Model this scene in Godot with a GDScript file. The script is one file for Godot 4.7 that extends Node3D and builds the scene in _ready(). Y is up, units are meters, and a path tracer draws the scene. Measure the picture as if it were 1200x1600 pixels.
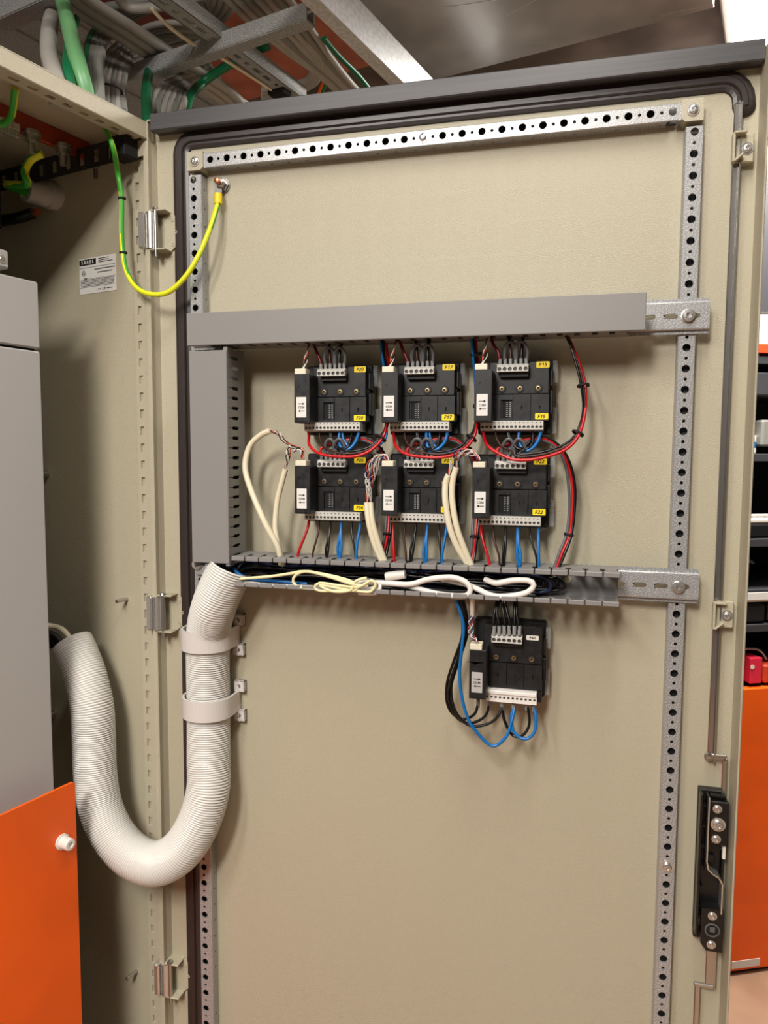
extends Node3D
# All lengths are millimetres in the door's own axes (u to the right, v up from the top rail's holes, w out of the door towards the room);
# V() turns them into metres above the floor. The enclosure, the tray and the room are turned by 14 degrees about the hinge corner.
const FOC := 1145.508
const CU := Vector3(495.106, -402.939, 955.996)
const RX := Vector3(0.9687049, 0.00512519, -0.24816234)
const RY := Vector3(-0.02489213, 0.99675258, -0.07658123)
const RZ := Vector3(0.24696396, 0.0803619, 0.96568668)
const EO := Vector3(-98, 0, 0)
const TURN := -14.0
var ED := Vector3(-0.2419219, 0, 0.9702957)
var EN := Vector3(0.9702957, 0, 0.2419219)
var M := {}
var used := {}
var rng := RandomNumberGenerator.new()

func V(u: float, v: float, w: float) -> Vector3: return Vector3(u, v + 2000.0, w) * 0.001
func L(p: Vector3) -> Vector3: return V(p.x, p.y, p.z)
# local (b inwards from the opening, v, a along the opening from the hinge) of the enclosure
func E(b: float, v: float, a: float) -> Vector3: return L(EO + ED * a - EN * b + Vector3(0, v, 0))
func ray(x: float, y: float) -> Vector3:
	return RX * ((x - 600.0) / FOC) + RY * ((800.0 - y) / FOC) - RZ
func on(x: float, y: float, p0: Vector3, n: Vector3) -> Vector3:
	var d := ray(x, y)
	return CU + d * ((p0 - CU).dot(n) / d.dot(n))
func pw(x: float, y: float, w: float) -> Vector3: return L(on(x, y, Vector3(0, 0, w), Vector3(0, 0, 1)))      # on a plane parallel to the door
func ph(x: float, y: float, v: float) -> Vector3: return L(on(x, y, Vector3(0, v, 0), Vector3(0, 1, 0)))      # on a level plane
func pe(x: float, y: float, b: float) -> Vector3: return L(on(x, y, EO - EN * b, EN))                         # on a plane parallel to the opening
func ps(x: float, y: float, a: float) -> Vector3: return L(on(x, y, EO + ED * a, ED))                         # on a plane parallel to the enclosure's side
func eb() -> Basis: return Basis(EN, Vector3.UP, ED)
func xf(o: Vector3, b := Basis.IDENTITY) -> Transform3D: return Transform3D(b, o)

class G:
	var v := PackedVector3Array()
	var n := PackedVector3Array()
	var c := PackedColorArray()
	var col := Color.WHITE
	func tri(a: Vector3, b: Vector3, d: Vector3, na: Vector3, nb: Vector3, nd: Vector3) -> void:
		if (d - a).cross(b - a).dot(na + nb + nd) >= 0.0:
			v.append_array([a, b, d]); n.append_array([na, nb, nd])
		else:
			v.append_array([a, d, b]); n.append_array([na, nd, nb])
		c.append_array([col, col, col])
	func face(p: Array, hint: Vector3) -> void:
		var m := Vector3.ZERO
		for i in range(1, p.size() - 1):
			m += (p[i + 1] - p[0]).cross(p[i] - p[0])
		if m.length() < 1e-14: return
		m = m.normalized()
		if m.dot(hint) < 0.0: m = -m
		for i in range(1, p.size() - 1): tri(p[0], p[i], p[i + 1], m, m, m)
	func box(o: Vector3, s: Vector3, b := Basis.IDENTITY, ch := 0.0) -> G:
		var h := s * 0.5
		ch = minf(ch, minf(h.x, minf(h.y, h.z)) * 0.9)
		for ax in 3:
			var ay := (ax + 1) % 3
			var az := (ax + 2) % 3
			for sg in [-1.0, 1.0]:
				var q := []
				for k in [[-1, -1], [-1, 1], [1, 1], [1, -1]]:
					var p := Vector3.ZERO
					p[ax] = sg * h[ax]; p[ay] = k[0] * (h[ay] - ch); p[az] = k[1] * (h[az] - ch)
					q.append(o + b * p)
				var hn := Vector3.ZERO
				hn[ax] = sg
				face(q, b * hn)
				if ch > 0.0:
					for s2 in [-1.0, 1.0]:
						var e := []
						for k in [[0, -1], [0, 1], [1, 1], [1, -1]]:
							var p := Vector3.ZERO
							p[ax] = sg * (h[ax] - (ch if k[0] == 1 else 0.0)); p[ay] = s2 * (h[ay] - (ch if k[0] == 0 else 0.0)); p[az] = k[1] * (h[az] - ch)
							e.append(o + b * p)
						hn = Vector3.ZERO
						hn[ax] = sg; hn[ay] = s2
						face(e, b * hn)
		if ch > 0.0:
			for sx in [-1.0, 1.0]:
				for sy in [-1.0, 1.0]:
					for sz in [-1.0, 1.0]:
						face([o + b * Vector3(sx * h.x, sy * (h.y - ch), sz * (h.z - ch)), o + b * Vector3(sx * (h.x - ch), sy * h.y, sz * (h.z - ch)), o + b * Vector3(sx * (h.x - ch), sy * (h.y - ch), sz * h.z)], b * Vector3(sx, sy, sz))
		return self
	func tube(p: PackedVector3Array, r: float, k := 8, cols := [], twist := 0.0) -> G:
		var m := p.size()
		if m < 2: return self
		var t := (p[1] - p[0]).normalized()
		var x := t.cross(Vector3(0.13, 0.21, 0.97)).normalized()
		var rings := []
		for i in m:
			var tt := (p[mini(i + 1, m - 1)] - p[maxi(i - 1, 0)]).normalized()
			x = (x - tt * x.dot(tt)).normalized()
			var y := tt.cross(x)
			var g := PackedVector3Array()
			for j in k:
				var a := TAU * j / k
				g.append(x * cos(a) + y * sin(a))
			rings.append(g)
		for i in m - 1:
			for j in k:
				var j2 := (j + 1) % k
				if cols.size() > 0: col = cols[int(fposmod(float(j) / k + twist * i, 1.0) * cols.size())]
				var a: Vector3 = rings[i][j]
				var b: Vector3 = rings[i][j2]
				var d: Vector3 = rings[i + 1][j2]
				var e: Vector3 = rings[i + 1][j]
				tri(p[i] + a * r, p[i] + b * r, p[i + 1] + d * r, a, b, d)
				tri(p[i] + a * r, p[i + 1] + d * r, p[i + 1] + e * r, a, d, e)
		for q in [0, m - 1]:
			var cap := []
			for j in k: cap.append(p[q] + rings[q][j] * r)
			face(cap, p[q] - p[1 if q == 0 else m - 2])
		return self
	func lathe(pr: Array, t: Transform3D, k := 16, smooth := false) -> G:    # pr: [radius, height] along t's y axis
		for i in pr.size() - 1:
			var d := Vector2(pr[i + 1][0] - pr[i][0], pr[i + 1][1] - pr[i][1])
			if d.length() < 1e-9: continue
			var nn := Vector2(d.y, -d.x).normalized()
			var n0 := nn
			var n1 := nn
			if smooth:
				if i > 0: n0 = (nn + Vector2(pr[i][1] - pr[i - 1][1], pr[i - 1][0] - pr[i][0]).normalized()).normalized()
				if i < pr.size() - 2: n1 = (nn + Vector2(pr[i + 2][1] - pr[i + 1][1], pr[i + 1][0] - pr[i + 2][0]).normalized()).normalized()
			for j in k:
				var a := TAU * j / k
				var b := TAU * (j + 1) / k
				var ca := Vector3(cos(a), 0, sin(a))
				var cb := Vector3(cos(b), 0, sin(b))
				var up := Vector3.UP
				var q := [t * (ca * pr[i][0] + up * pr[i][1]), t * (cb * pr[i][0] + up * pr[i][1]), t * (cb * pr[i + 1][0] + up * pr[i + 1][1]), t * (ca * pr[i + 1][0] + up * pr[i + 1][1])]
				var m := [t.basis * (ca * n0.x + up * n0.y), t.basis * (cb * n0.x + up * n0.y), t.basis * (cb * n1.x + up * n1.y), t.basis * (ca * n1.x + up * n1.y)]
				if pr[i][0] > 1e-7: tri(q[0], q[1], q[2], m[0], m[1], m[2])
				if pr[i + 1][0] > 1e-7: tri(q[0], q[2], q[3], m[0], m[2], m[3])
		return self
	func prism(poly: PackedVector2Array, t: Transform3D, z0: float, z1: float) -> G:   # outline in t's xy plane, from z0 to z1
		var ix := Geometry2D.triangulate_polygon(poly)
		for z in [z0, z1]:
			var hn := t.basis * Vector3(0, 0, -1 if z == minf(z0, z1) else 1)
			for i in range(0, ix.size(), 3):
				face([t * Vector3(poly[ix[i]].x, poly[ix[i]].y, z), t * Vector3(poly[ix[i + 1]].x, poly[ix[i + 1]].y, z), t * Vector3(poly[ix[i + 2]].x, poly[ix[i + 2]].y, z)], hn)
		var sg := -1.0 if Geometry2D.is_polygon_clockwise(poly) else 1.0
		for i in poly.size():
			var a := poly[i]
			var b := poly[(i + 1) % poly.size()]
			face([t * Vector3(a.x, a.y, z0), t * Vector3(b.x, b.y, z0), t * Vector3(b.x, b.y, z1), t * Vector3(a.x, a.y, z1)], t.basis * Vector3(b.y - a.y, a.x - b.x, 0) * sg)
		return self
	static func reach(a: float, hx: float, hy: float, kind: String) -> float:
		var cx := absf(cos(a))
		var sy := absf(sin(a))
		if kind == "round": return hx
		if kind == "slot":      # a stadium of half length hx and half height hy
			var r1 := hy / maxf(sy, 1e-6)
			if r1 * cx <= hx - hy: return r1
			var e := hx - hy
			return e * cx + sqrt(maxf(0.0, hy * hy - e * e * sy * sy))
		return minf(hx / maxf(cx, 1e-6), hy / maxf(sy, 1e-6))
	# a rectangle of plate (t's xy plane, front towards t's +z) with one hole of half size hx, hy around (px, py), wall depth d
	func cell(t: Transform3D, x0: float, x1: float, y0: float, y1: float, px: float, py: float, hx: float, hy: float, kind: String, d: float, k := 16) -> G:
		var an := []
		for i in k: an.append(TAU * (i + 0.5) / k)
		for q in [[x0, y0], [x1, y0], [x1, y1], [x0, y1]]: an.append(fposmod(atan2(q[1] - py, q[0] - px), TAU))
		if kind == "rect":
			for q in [[1, 1], [-1, 1], [-1, -1], [1, -1]]: an.append(fposmod(atan2(q[1] * hy, q[0] * hx), TAU))
		an.sort()
		var hn := t.basis * Vector3(0, 0, 1)
		for i in an.size():
			var a: float = an[i]
			var b: float = an[(i + 1) % an.size()]
			if absf(a - b) < 1e-5: continue
			var q := []
			for e in [a, b]:
				var dir := Vector2(cos(e), sin(e))
				var far := minf((x1 - px if dir.x > 0 else px - x0) / maxf(absf(dir.x), 1e-6), (y1 - py if dir.y > 0 else py - y0) / maxf(absf(dir.y), 1e-6))
				var r := reach(e, hx, hy, kind)
				q.append([Vector3(px + dir.x * r, py + dir.y * r, 0), Vector3(px + dir.x * far, py + dir.y * far, 0)])
			face([t * q[0][0], t * q[0][1], t * q[1][1], t * q[1][0]], hn)
			var z := Vector3(0, 0, -d)
			face([t * q[0][0], t * q[1][0], t * (q[1][0] + z), t * (q[0][0] + z)], t.basis * (Vector3(px, py, 0) - (q[0][0] + q[1][0]) * 0.5))
		return self
	func mesh() -> ArrayMesh:
		var a := []
		a.resize(Mesh.ARRAY_MAX)
		a[Mesh.ARRAY_VERTEX] = v; a[Mesh.ARRAY_NORMAL] = n; a[Mesh.ARRAY_COLOR] = c
		var m := ArrayMesh.new()
		m.add_surface_from_arrays(Mesh.PRIMITIVE_TRIANGLES, a)
		return m

func curve(p: Array, step := 0.004) -> PackedVector3Array:      # Catmull-Rom through the points
	var o := PackedVector3Array()
	for i in p.size() - 1:
		var a: Vector3 = p[maxi(i - 1, 0)]
		var b: Vector3 = p[i]
		var c: Vector3 = p[i + 1]
		var d: Vector3 = p[mini(i + 2, p.size() - 1)]
		var n := maxi(2, int(b.distance_to(c) / step))
		for k in n: o.append(b.cubic_interpolate(c, a, d, float(k) / n))
	o.append(p[-1])
	return o
func rounded(w: float, h: float, r: float, k := 4) -> PackedVector2Array:
	var o := PackedVector2Array()
	for q in [[1, 1, 0], [-1, 1, 1], [-1, -1, 2], [1, -1, 3]]:
		for i in k + 1:
			var a: float = PI / 2 * (q[2] + float(i) / k)
			o.append(Vector2(q[0] * (w / 2 - r) + r * cos(a), q[1] * (h / 2 - r) + r * sin(a)))
	return o
func g() -> G: return G.new()
# ---- naming and hanging
func nm(parent: Node, called: String) -> String:
	var k := "%d/%s" % [parent.get_instance_id(), called]
	used[k] = used.get(k, -1) + 1
	return called if used[k] == 0 else "%s_%03d" % [called, used[k]]
func tag(o: Node3D, label: String, category := "", group := "", kind := "") -> Node3D:
	for q in [["label", label], ["category", category], ["group", group], ["kind", kind]]:
		if q[1] != "": o.set_meta(q[0], q[1])
	return o
func thing(called: String, label: String, category: String, at := Vector3.ZERO, turn := 0.0, group := "") -> Node3D:
	var o := Node3D.new()
	o.name = nm(self, called)
	add_child(o, true)
	o.position = at
	o.rotation_degrees.y = turn
	return tag(o, label, category, group)
func gx(o: Node3D) -> Transform3D:
	var t := o.transform
	var p := o.get_parent()
	while p is Node3D and p != self:
		t = (p as Node3D).transform * t
		p = p.get_parent()
	return t
func part(o: Node3D, called: String, q: G, mat: Material, local := false, label := "") -> MeshInstance3D:    # shapes are given in world coordinates unless local
	var m := MeshInstance3D.new()
	m.name = nm(o, called)
	m.mesh = q.mesh()
	m.material_override = mat
	if not local: m.transform = gx(o).affine_inverse()
	o.add_child(m, true)
	if label != "": m.set_meta("label", label)
	return m
func share(o: Node3D, called: String, mesh: Mesh, mat: Material, at: Transform3D) -> MeshInstance3D:
	var m := MeshInstance3D.new()
	m.name = nm(o, called)
	m.mesh = mesh
	m.material_override = mat
	m.transform = gx(o).affine_inverse() * at if o != self else at
	o.add_child(m, true)
	return m
func solo(called: String, q: G, mat: Material, label: String, category: String, group := "") -> MeshInstance3D:
	var m := MeshInstance3D.new()
	m.name = nm(self, called)
	m.mesh = q.mesh()
	m.material_override = mat
	add_child(m, true)
	tag(m, label, category, group)
	return m
func struct(called: String, q: G, mat: Material) -> MeshInstance3D:
	var m := MeshInstance3D.new()
	m.name = called
	m.mesh = q.mesh()
	m.material_override = mat
	add_child(m, true)
	m.set_meta("kind", "structure")
	return m
func letters(o: Node3D, text: String, at: Transform3D, height: float, mat: Material, font := "Droid Sans", bold := false) -> void:    # at is in o's own axes, height in metres
	var f := SystemFont.new()
	f.font_names = PackedStringArray([font])
	if bold: f.font_weight = 700
	var t := TextMesh.new()
	t.text = text; t.font = f; t.font_size = maxi(8, int(round(height * 13913.0)))
	t.pixel_size = 0.0001
	t.depth = 0.0003
	t.curve_step = 4.0
	var m := MeshInstance3D.new()
	m.name = nm(o, "lettering")
	m.mesh = t
	m.material_override = mat
	m.transform = at
	o.add_child(m, true)
# ---- materials
func mat(c: Color, rough := 0.5, metal := 0.0) -> StandardMaterial3D:
	var m := StandardMaterial3D.new()
	m.albedo_color = c; m.roughness = rough; m.metallic = metal
	return m
func noise(freq: float, normal := false, ramp: Gradient = null, kind := FastNoiseLite.TYPE_SIMPLEX_SMOOTH, size := 256, seed_ := 3, bump := 4.0) -> NoiseTexture2D:
	var f := FastNoiseLite.new()
	f.noise_type = kind; f.frequency = freq; f.seed = seed_; f.fractal_octaves = 3
	var t := NoiseTexture2D.new()
	t.noise = f; t.width = size; t.height = size; t.seamless = true
	t.as_normal_map = normal
	if normal: t.bump_strength = bump
	if ramp: t.color_ramp = ramp
	return t
func ramp(a: Color, b: Color) -> Gradient:
	var q := Gradient.new()
	q.colors = PackedColorArray([a, b]); q.offsets = PackedFloat32Array([0.25, 0.75])
	return q
func tri(m: StandardMaterial3D, scale: float) -> StandardMaterial3D:
	m.uv1_triplanar = true; m.uv1_world_triplanar = true
	m.uv1_scale = Vector3.ONE * scale
	return m
func materials() -> void:
	var coat := noise(0.09, true, null, FastNoiseLite.TYPE_SIMPLEX_SMOOTH, 256, 5, 3.0)
	for q in [["beige", Color(0.69, 0.66, 0.57), 0.42], ["cream_coat", Color(0.71, 0.68, 0.595), 0.40]]:
		var m := mat(q[1], q[2])
		m.normal_enabled = true; m.normal_texture = coat; m.normal_scale = 0.7
		M[q[0]] = tri(m, 24.0)
	var span := noise(0.06, false, ramp(Color(0.55, 0.55, 0.55), Color(0.80, 0.80, 0.795)), FastNoiseLite.TYPE_CELLULAR, 256, 8)
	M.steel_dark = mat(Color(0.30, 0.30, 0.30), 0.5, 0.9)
	M.zinc = mat(Color.WHITE, 0.36, 0.4); M.zinc.albedo_texture = span; tri(M.zinc, 45.0)
	M.zinc_dull = mat(Color(0.95, 0.96, 0.95), 0.5, 0.25); M.zinc_dull.albedo_texture = span; tri(M.zinc_dull, 30.0)
	M.steel = mat(Color(0.72, 0.71, 0.69), 0.28, 0.95)
	M.chrome = mat(Color(0.82, 0.81, 0.79), 0.27, 0.85)
	M.cornice = mat(Color(0.28, 0.275, 0.28), 0.42); M.cornice.albedo_texture = noise(0.02, false, ramp(Color(0.88, 0.88, 0.88), Color.WHITE)); tri(M.cornice, 4.0)
	M.cornice.uv1_scale = Vector3(0.6, 40, 40)
	M.gasket = mat(Color(0.19, 0.155, 0.145), 0.36)
	M.galv = mat(Color.WHITE, 0.42, 0.2); M.galv.albedo_texture = noise(0.03, false, ramp(Color(0.76, 0.77, 0.77), Color(0.86, 0.86, 0.86))); tri(M.galv, 12.0)
	M.duct = mat(Color(0.51, 0.50, 0.49), 0.42)
	M.black = mat(Color(0.075, 0.075, 0.082), 0.5); M.black.roughness_texture = noise(0.02, false, ramp(Color(0.75, 0.75, 0.75), Color.WHITE)); tri(M.black, 12.0)
	M.black2 = mat(Color(0.055, 0.055, 0.06), 0.55)
	M.void = mat(Color(0.02, 0.02, 0.02), 0.8)
	M.lockblack = mat(Color(0.05, 0.05, 0.055), 0.35)
	M.term = mat(Color(0.76, 0.75, 0.72), 0.45)
	M.ivory = mat(Color(0.86, 0.83, 0.74), 0.45)
	M.white = mat(Color(0.88, 0.86, 0.83), 0.5)
	M.paper = mat(Color(0.85, 0.84, 0.82), 0.6)
	M.ink = mat(Color(0.03, 0.03, 0.03), 0.6)
	M.yellow = mat(Color(0.93, 0.82, 0.06), 0.45)
	M.screwdark = mat(Color(0.34, 0.33, 0.32), 0.4, 0.4)  # screw metal, darkened so the terminal holes look shaded
	M.brass = mat(Color(0.72, 0.62, 0.46), 0.3, 0.9)
	M.copper = mat(Color(0.78, 0.50, 0.37), 0.35, 0.9)
	M.bar = mat(Color(0.66, 0.27, 0.17), 0.4, 0.6)
	M.clear = mat(Color(0.9, 0.92, 0.92, 0.22), 0.12); M.clear.transparency = BaseMaterial3D.TRANSPARENCY_ALPHA
	M.hose = mat(Color(0.83, 0.82, 0.795), 0.38)
	M.clamp = mat(Color(0.80, 0.78, 0.76), 0.45)
	M.red = mat(Color(0.72, 0.035, 0.07), 0.35)
	M.darkred = mat(Color(0.40, 0.03, 0.05), 0.4)
	M.blue = mat(Color(0.03, 0.40, 0.67), 0.35)
	M.navy = mat(Color(0.03, 0.12, 0.27), 0.4)
	M.brown = mat(Color(0.22, 0.10, 0.06), 0.4)
	M.wblack = mat(Color(0.03, 0.03, 0.032), 0.32)
	M.grey = mat(Color(0.34, 0.34, 0.35), 0.42)
	M.ferrule = mat(Color(0.55, 0.55, 0.55), 0.5)
	M.cream = mat(Color(0.87, 0.83, 0.72), 0.42)
	M.pairwhite = mat(Color(0.85, 0.83, 0.80), 0.45)
	M.pairorange = mat(Color(0.75, 0.24, 0.10), 0.45)
	M.pairblue = mat(Color(0.10, 0.14, 0.38), 0.45)
	M.coil = mat(Color(0.88, 0.85, 0.66), 0.42)
	M.earth = mat(Color.WHITE, 0.38); M.earth.vertex_color_use_as_albedo = true
	M.orange = mat(Color(0.98, 0.385, 0.0), 0.5); M.orange.albedo_texture = noise(0.006, false, ramp(Color(0.93, 0.93, 0.93), Color.WHITE)); tri(M.orange, 2.0)
	M.greybox = mat(Color(0.68, 0.67, 0.66), 0.45)
	M.cable = mat(Color(0.63, 0.615, 0.585), 0.5)
	M.cable2 = mat(Color(0.50, 0.50, 0.475), 0.5)
	M.green = mat(Color(0.02, 0.40, 0.24), 0.4)
	M.palegreen = mat(Color(0.42, 0.64, 0.43), 0.38)
	M.sheet = mat(Color.WHITE, 0.36, 0.35); M.sheet.albedo_texture = noise(0.012, false, ramp(Color(0.66, 0.66, 0.655), Color(0.76, 0.76, 0.755))); tri(M.sheet, 1.5)
	M.redpaint = mat(Color(0.42, 0.13, 0.09), 0.55)
	M.rackorange = mat(Color(0.80, 0.25, 0.10), 0.5)
	M.rack = mat(Color(0.22, 0.22, 0.235), 0.5)
	M.rackdark = mat(Color(0.05, 0.05, 0.06), 0.6)
	var conc := noise(0.01, false, ramp(Color(0.36, 0.31, 0.27), Color(0.50, 0.44, 0.39)), FastNoiseLite.TYPE_SIMPLEX_SMOOTH, 512, 21)
	M.concrete = mat(Color.WHITE, 0.85); M.concrete.albedo_texture = conc; tri(M.concrete, 0.7)
	M.wall = mat(Color(0.33, 0.32, 0.31), 0.8); M.wall.normal_enabled = true; M.wall.normal_texture = noise(0.03, true); M.wall.normal_scale = 0.3; tri(M.wall, 1.0)
	M.salmon = mat(Color(0.80, 0.47, 0.37), 0.8); M.salmon.albedo_texture = noise(0.02, false, ramp(Color(0.85, 0.85, 0.85), Color.WHITE)); tri(M.salmon, 1.3)
	var fl := noise(0.008, false, ramp(Color(0.62, 0.49, 0.39), Color(0.70, 0.57, 0.46)), FastNoiseLite.TYPE_SIMPLEX_SMOOTH, 512, 31)
	M.floor = mat(Color.WHITE, 0.55); M.floor.albedo_texture = fl; tri(M.floor, 0.8)
	M.glow = mat(Color.WHITE, 0.5); M.glow.emission_enabled = true; M.glow.emission = Color(1.0, 0.96, 0.90); M.glow.emission_energy_multiplier = 4.0
# ---- light
func lamp(called: String, label: String, a: Vector3, size: Vector2, energy: float) -> void:     # a: centre of the diffuser in (u, v, w)
	var t := xf(L(a), eb())
	var o := thing(called, label, "lamp", t.origin, TURN)
	var hs := g().box(Vector3(0, 0.035, 0), Vector3(size.x + 0.03, 0.05, size.y + 0.03), Basis.IDENTITY, 0.004)
	part(o, "housing", hs, M.white, true)
	part(o, "diffuser", g().box(Vector3(0, 0.004, 0), Vector3(size.x, 0.012, size.y), Basis.IDENTITY, 0.003), M.glow, true)
	var l := AreaLight3D.new()
	l.name = "panel_light"
	l.area_size = size
	l.light_color = Color(1.0, 0.98, 0.955)
	l.light_energy = energy
	l.shadow_enabled = true
	l.area_range = 12.0
	l.area_attenuation = 2.0
	l.position = Vector3(0, -0.006, 0)
	l.rotation_degrees = Vector3(-90, 0, 0)
	o.add_child(l)
func stage() -> void:
	var cam := Camera3D.new()
	cam.name = "camera"
	cam.transform = Transform3D(Basis(RX, RY, RZ), L(CU))
	cam.fov = rad_to_deg(2.0 * atan(800.0 / FOC))
	cam.near = 0.02; cam.far = 60.0
	add_child(cam)
	cam.current = true
	var we := WorldEnvironment.new()
	var e := Environment.new()
	e.background_mode = Environment.BG_COLOR
	e.background_color = Color(0.02, 0.02, 0.02)
	e.tonemap_mode = Environment.TONE_MAPPER_LINEAR
	e.tonemap_exposure = 0.97
	e.sdfgi_enabled = true; e.ssao_enabled = true; e.ssil_enabled = true
	we.name = "environment"
	we.environment = e
	add_child(we)
	lamp("ceiling_lamp", "long white ceiling lamp glaring behind the door's upper corner", EO + EN * 800 + Vector3(0, 640, 0) - ED * 1650, Vector2(0.3, 1.5), 15.0)
	lamp("ceiling_lamp", "long white ceiling lamp over the room in front of the door", Vector3(-250, 640, 1500), Vector2(0.14, 0.9), 2.0)
	lamp("ceiling_lamp", "long white ceiling lamp just in front of the open door", EO + EN * 740 + Vector3(0, 640, 0) + ED * 420, Vector2(0.14, 0.7), 1.0)
	lamp("ceiling_lamp", "long white ceiling lamp farther into the room facing the open door", EO + EN * 680 + Vector3(0, 640, 0) + ED * 2050, Vector2(0.3, 1.2), 8.0)
func room() -> void:
	var B := eb()
	var c := func(x0: float, x1: float, y0: float, y1: float, z0: float, z1: float) -> G:
		return g().box(E(-(x0 + x1) / 2, (y0 + y1) / 2, (z0 + z1) / 2), Vector3(x1 - x0, y1 - y0, z1 - z0) * 0.001, B)
	struct("floor", c.call(-1200, 3200, -2100, -2000, -3400, 3600), M.floor)
	struct("ceiling", c.call(-1300, 3300, 720, 860, -3500, 3700), M.concrete)
	struct("wall_left", c.call(-1300, -1200, -2100, 720, -3500, 3700), M.wall)
	struct("wall_right", c.call(3200, 3300, -2100, 720, -3500, 3700), M.wall)
	struct("wall_back", c.call(-1200, 3200, -2000, 720, -3500, -3400), M.wall)
	struct("wall_front", c.call(-1200, 3200, -2000, 720, 3600, 3700), M.wall)
	struct("trim_1", c.call(-1200, -60, 560, 720, -880, 500), M.salmon)
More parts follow.
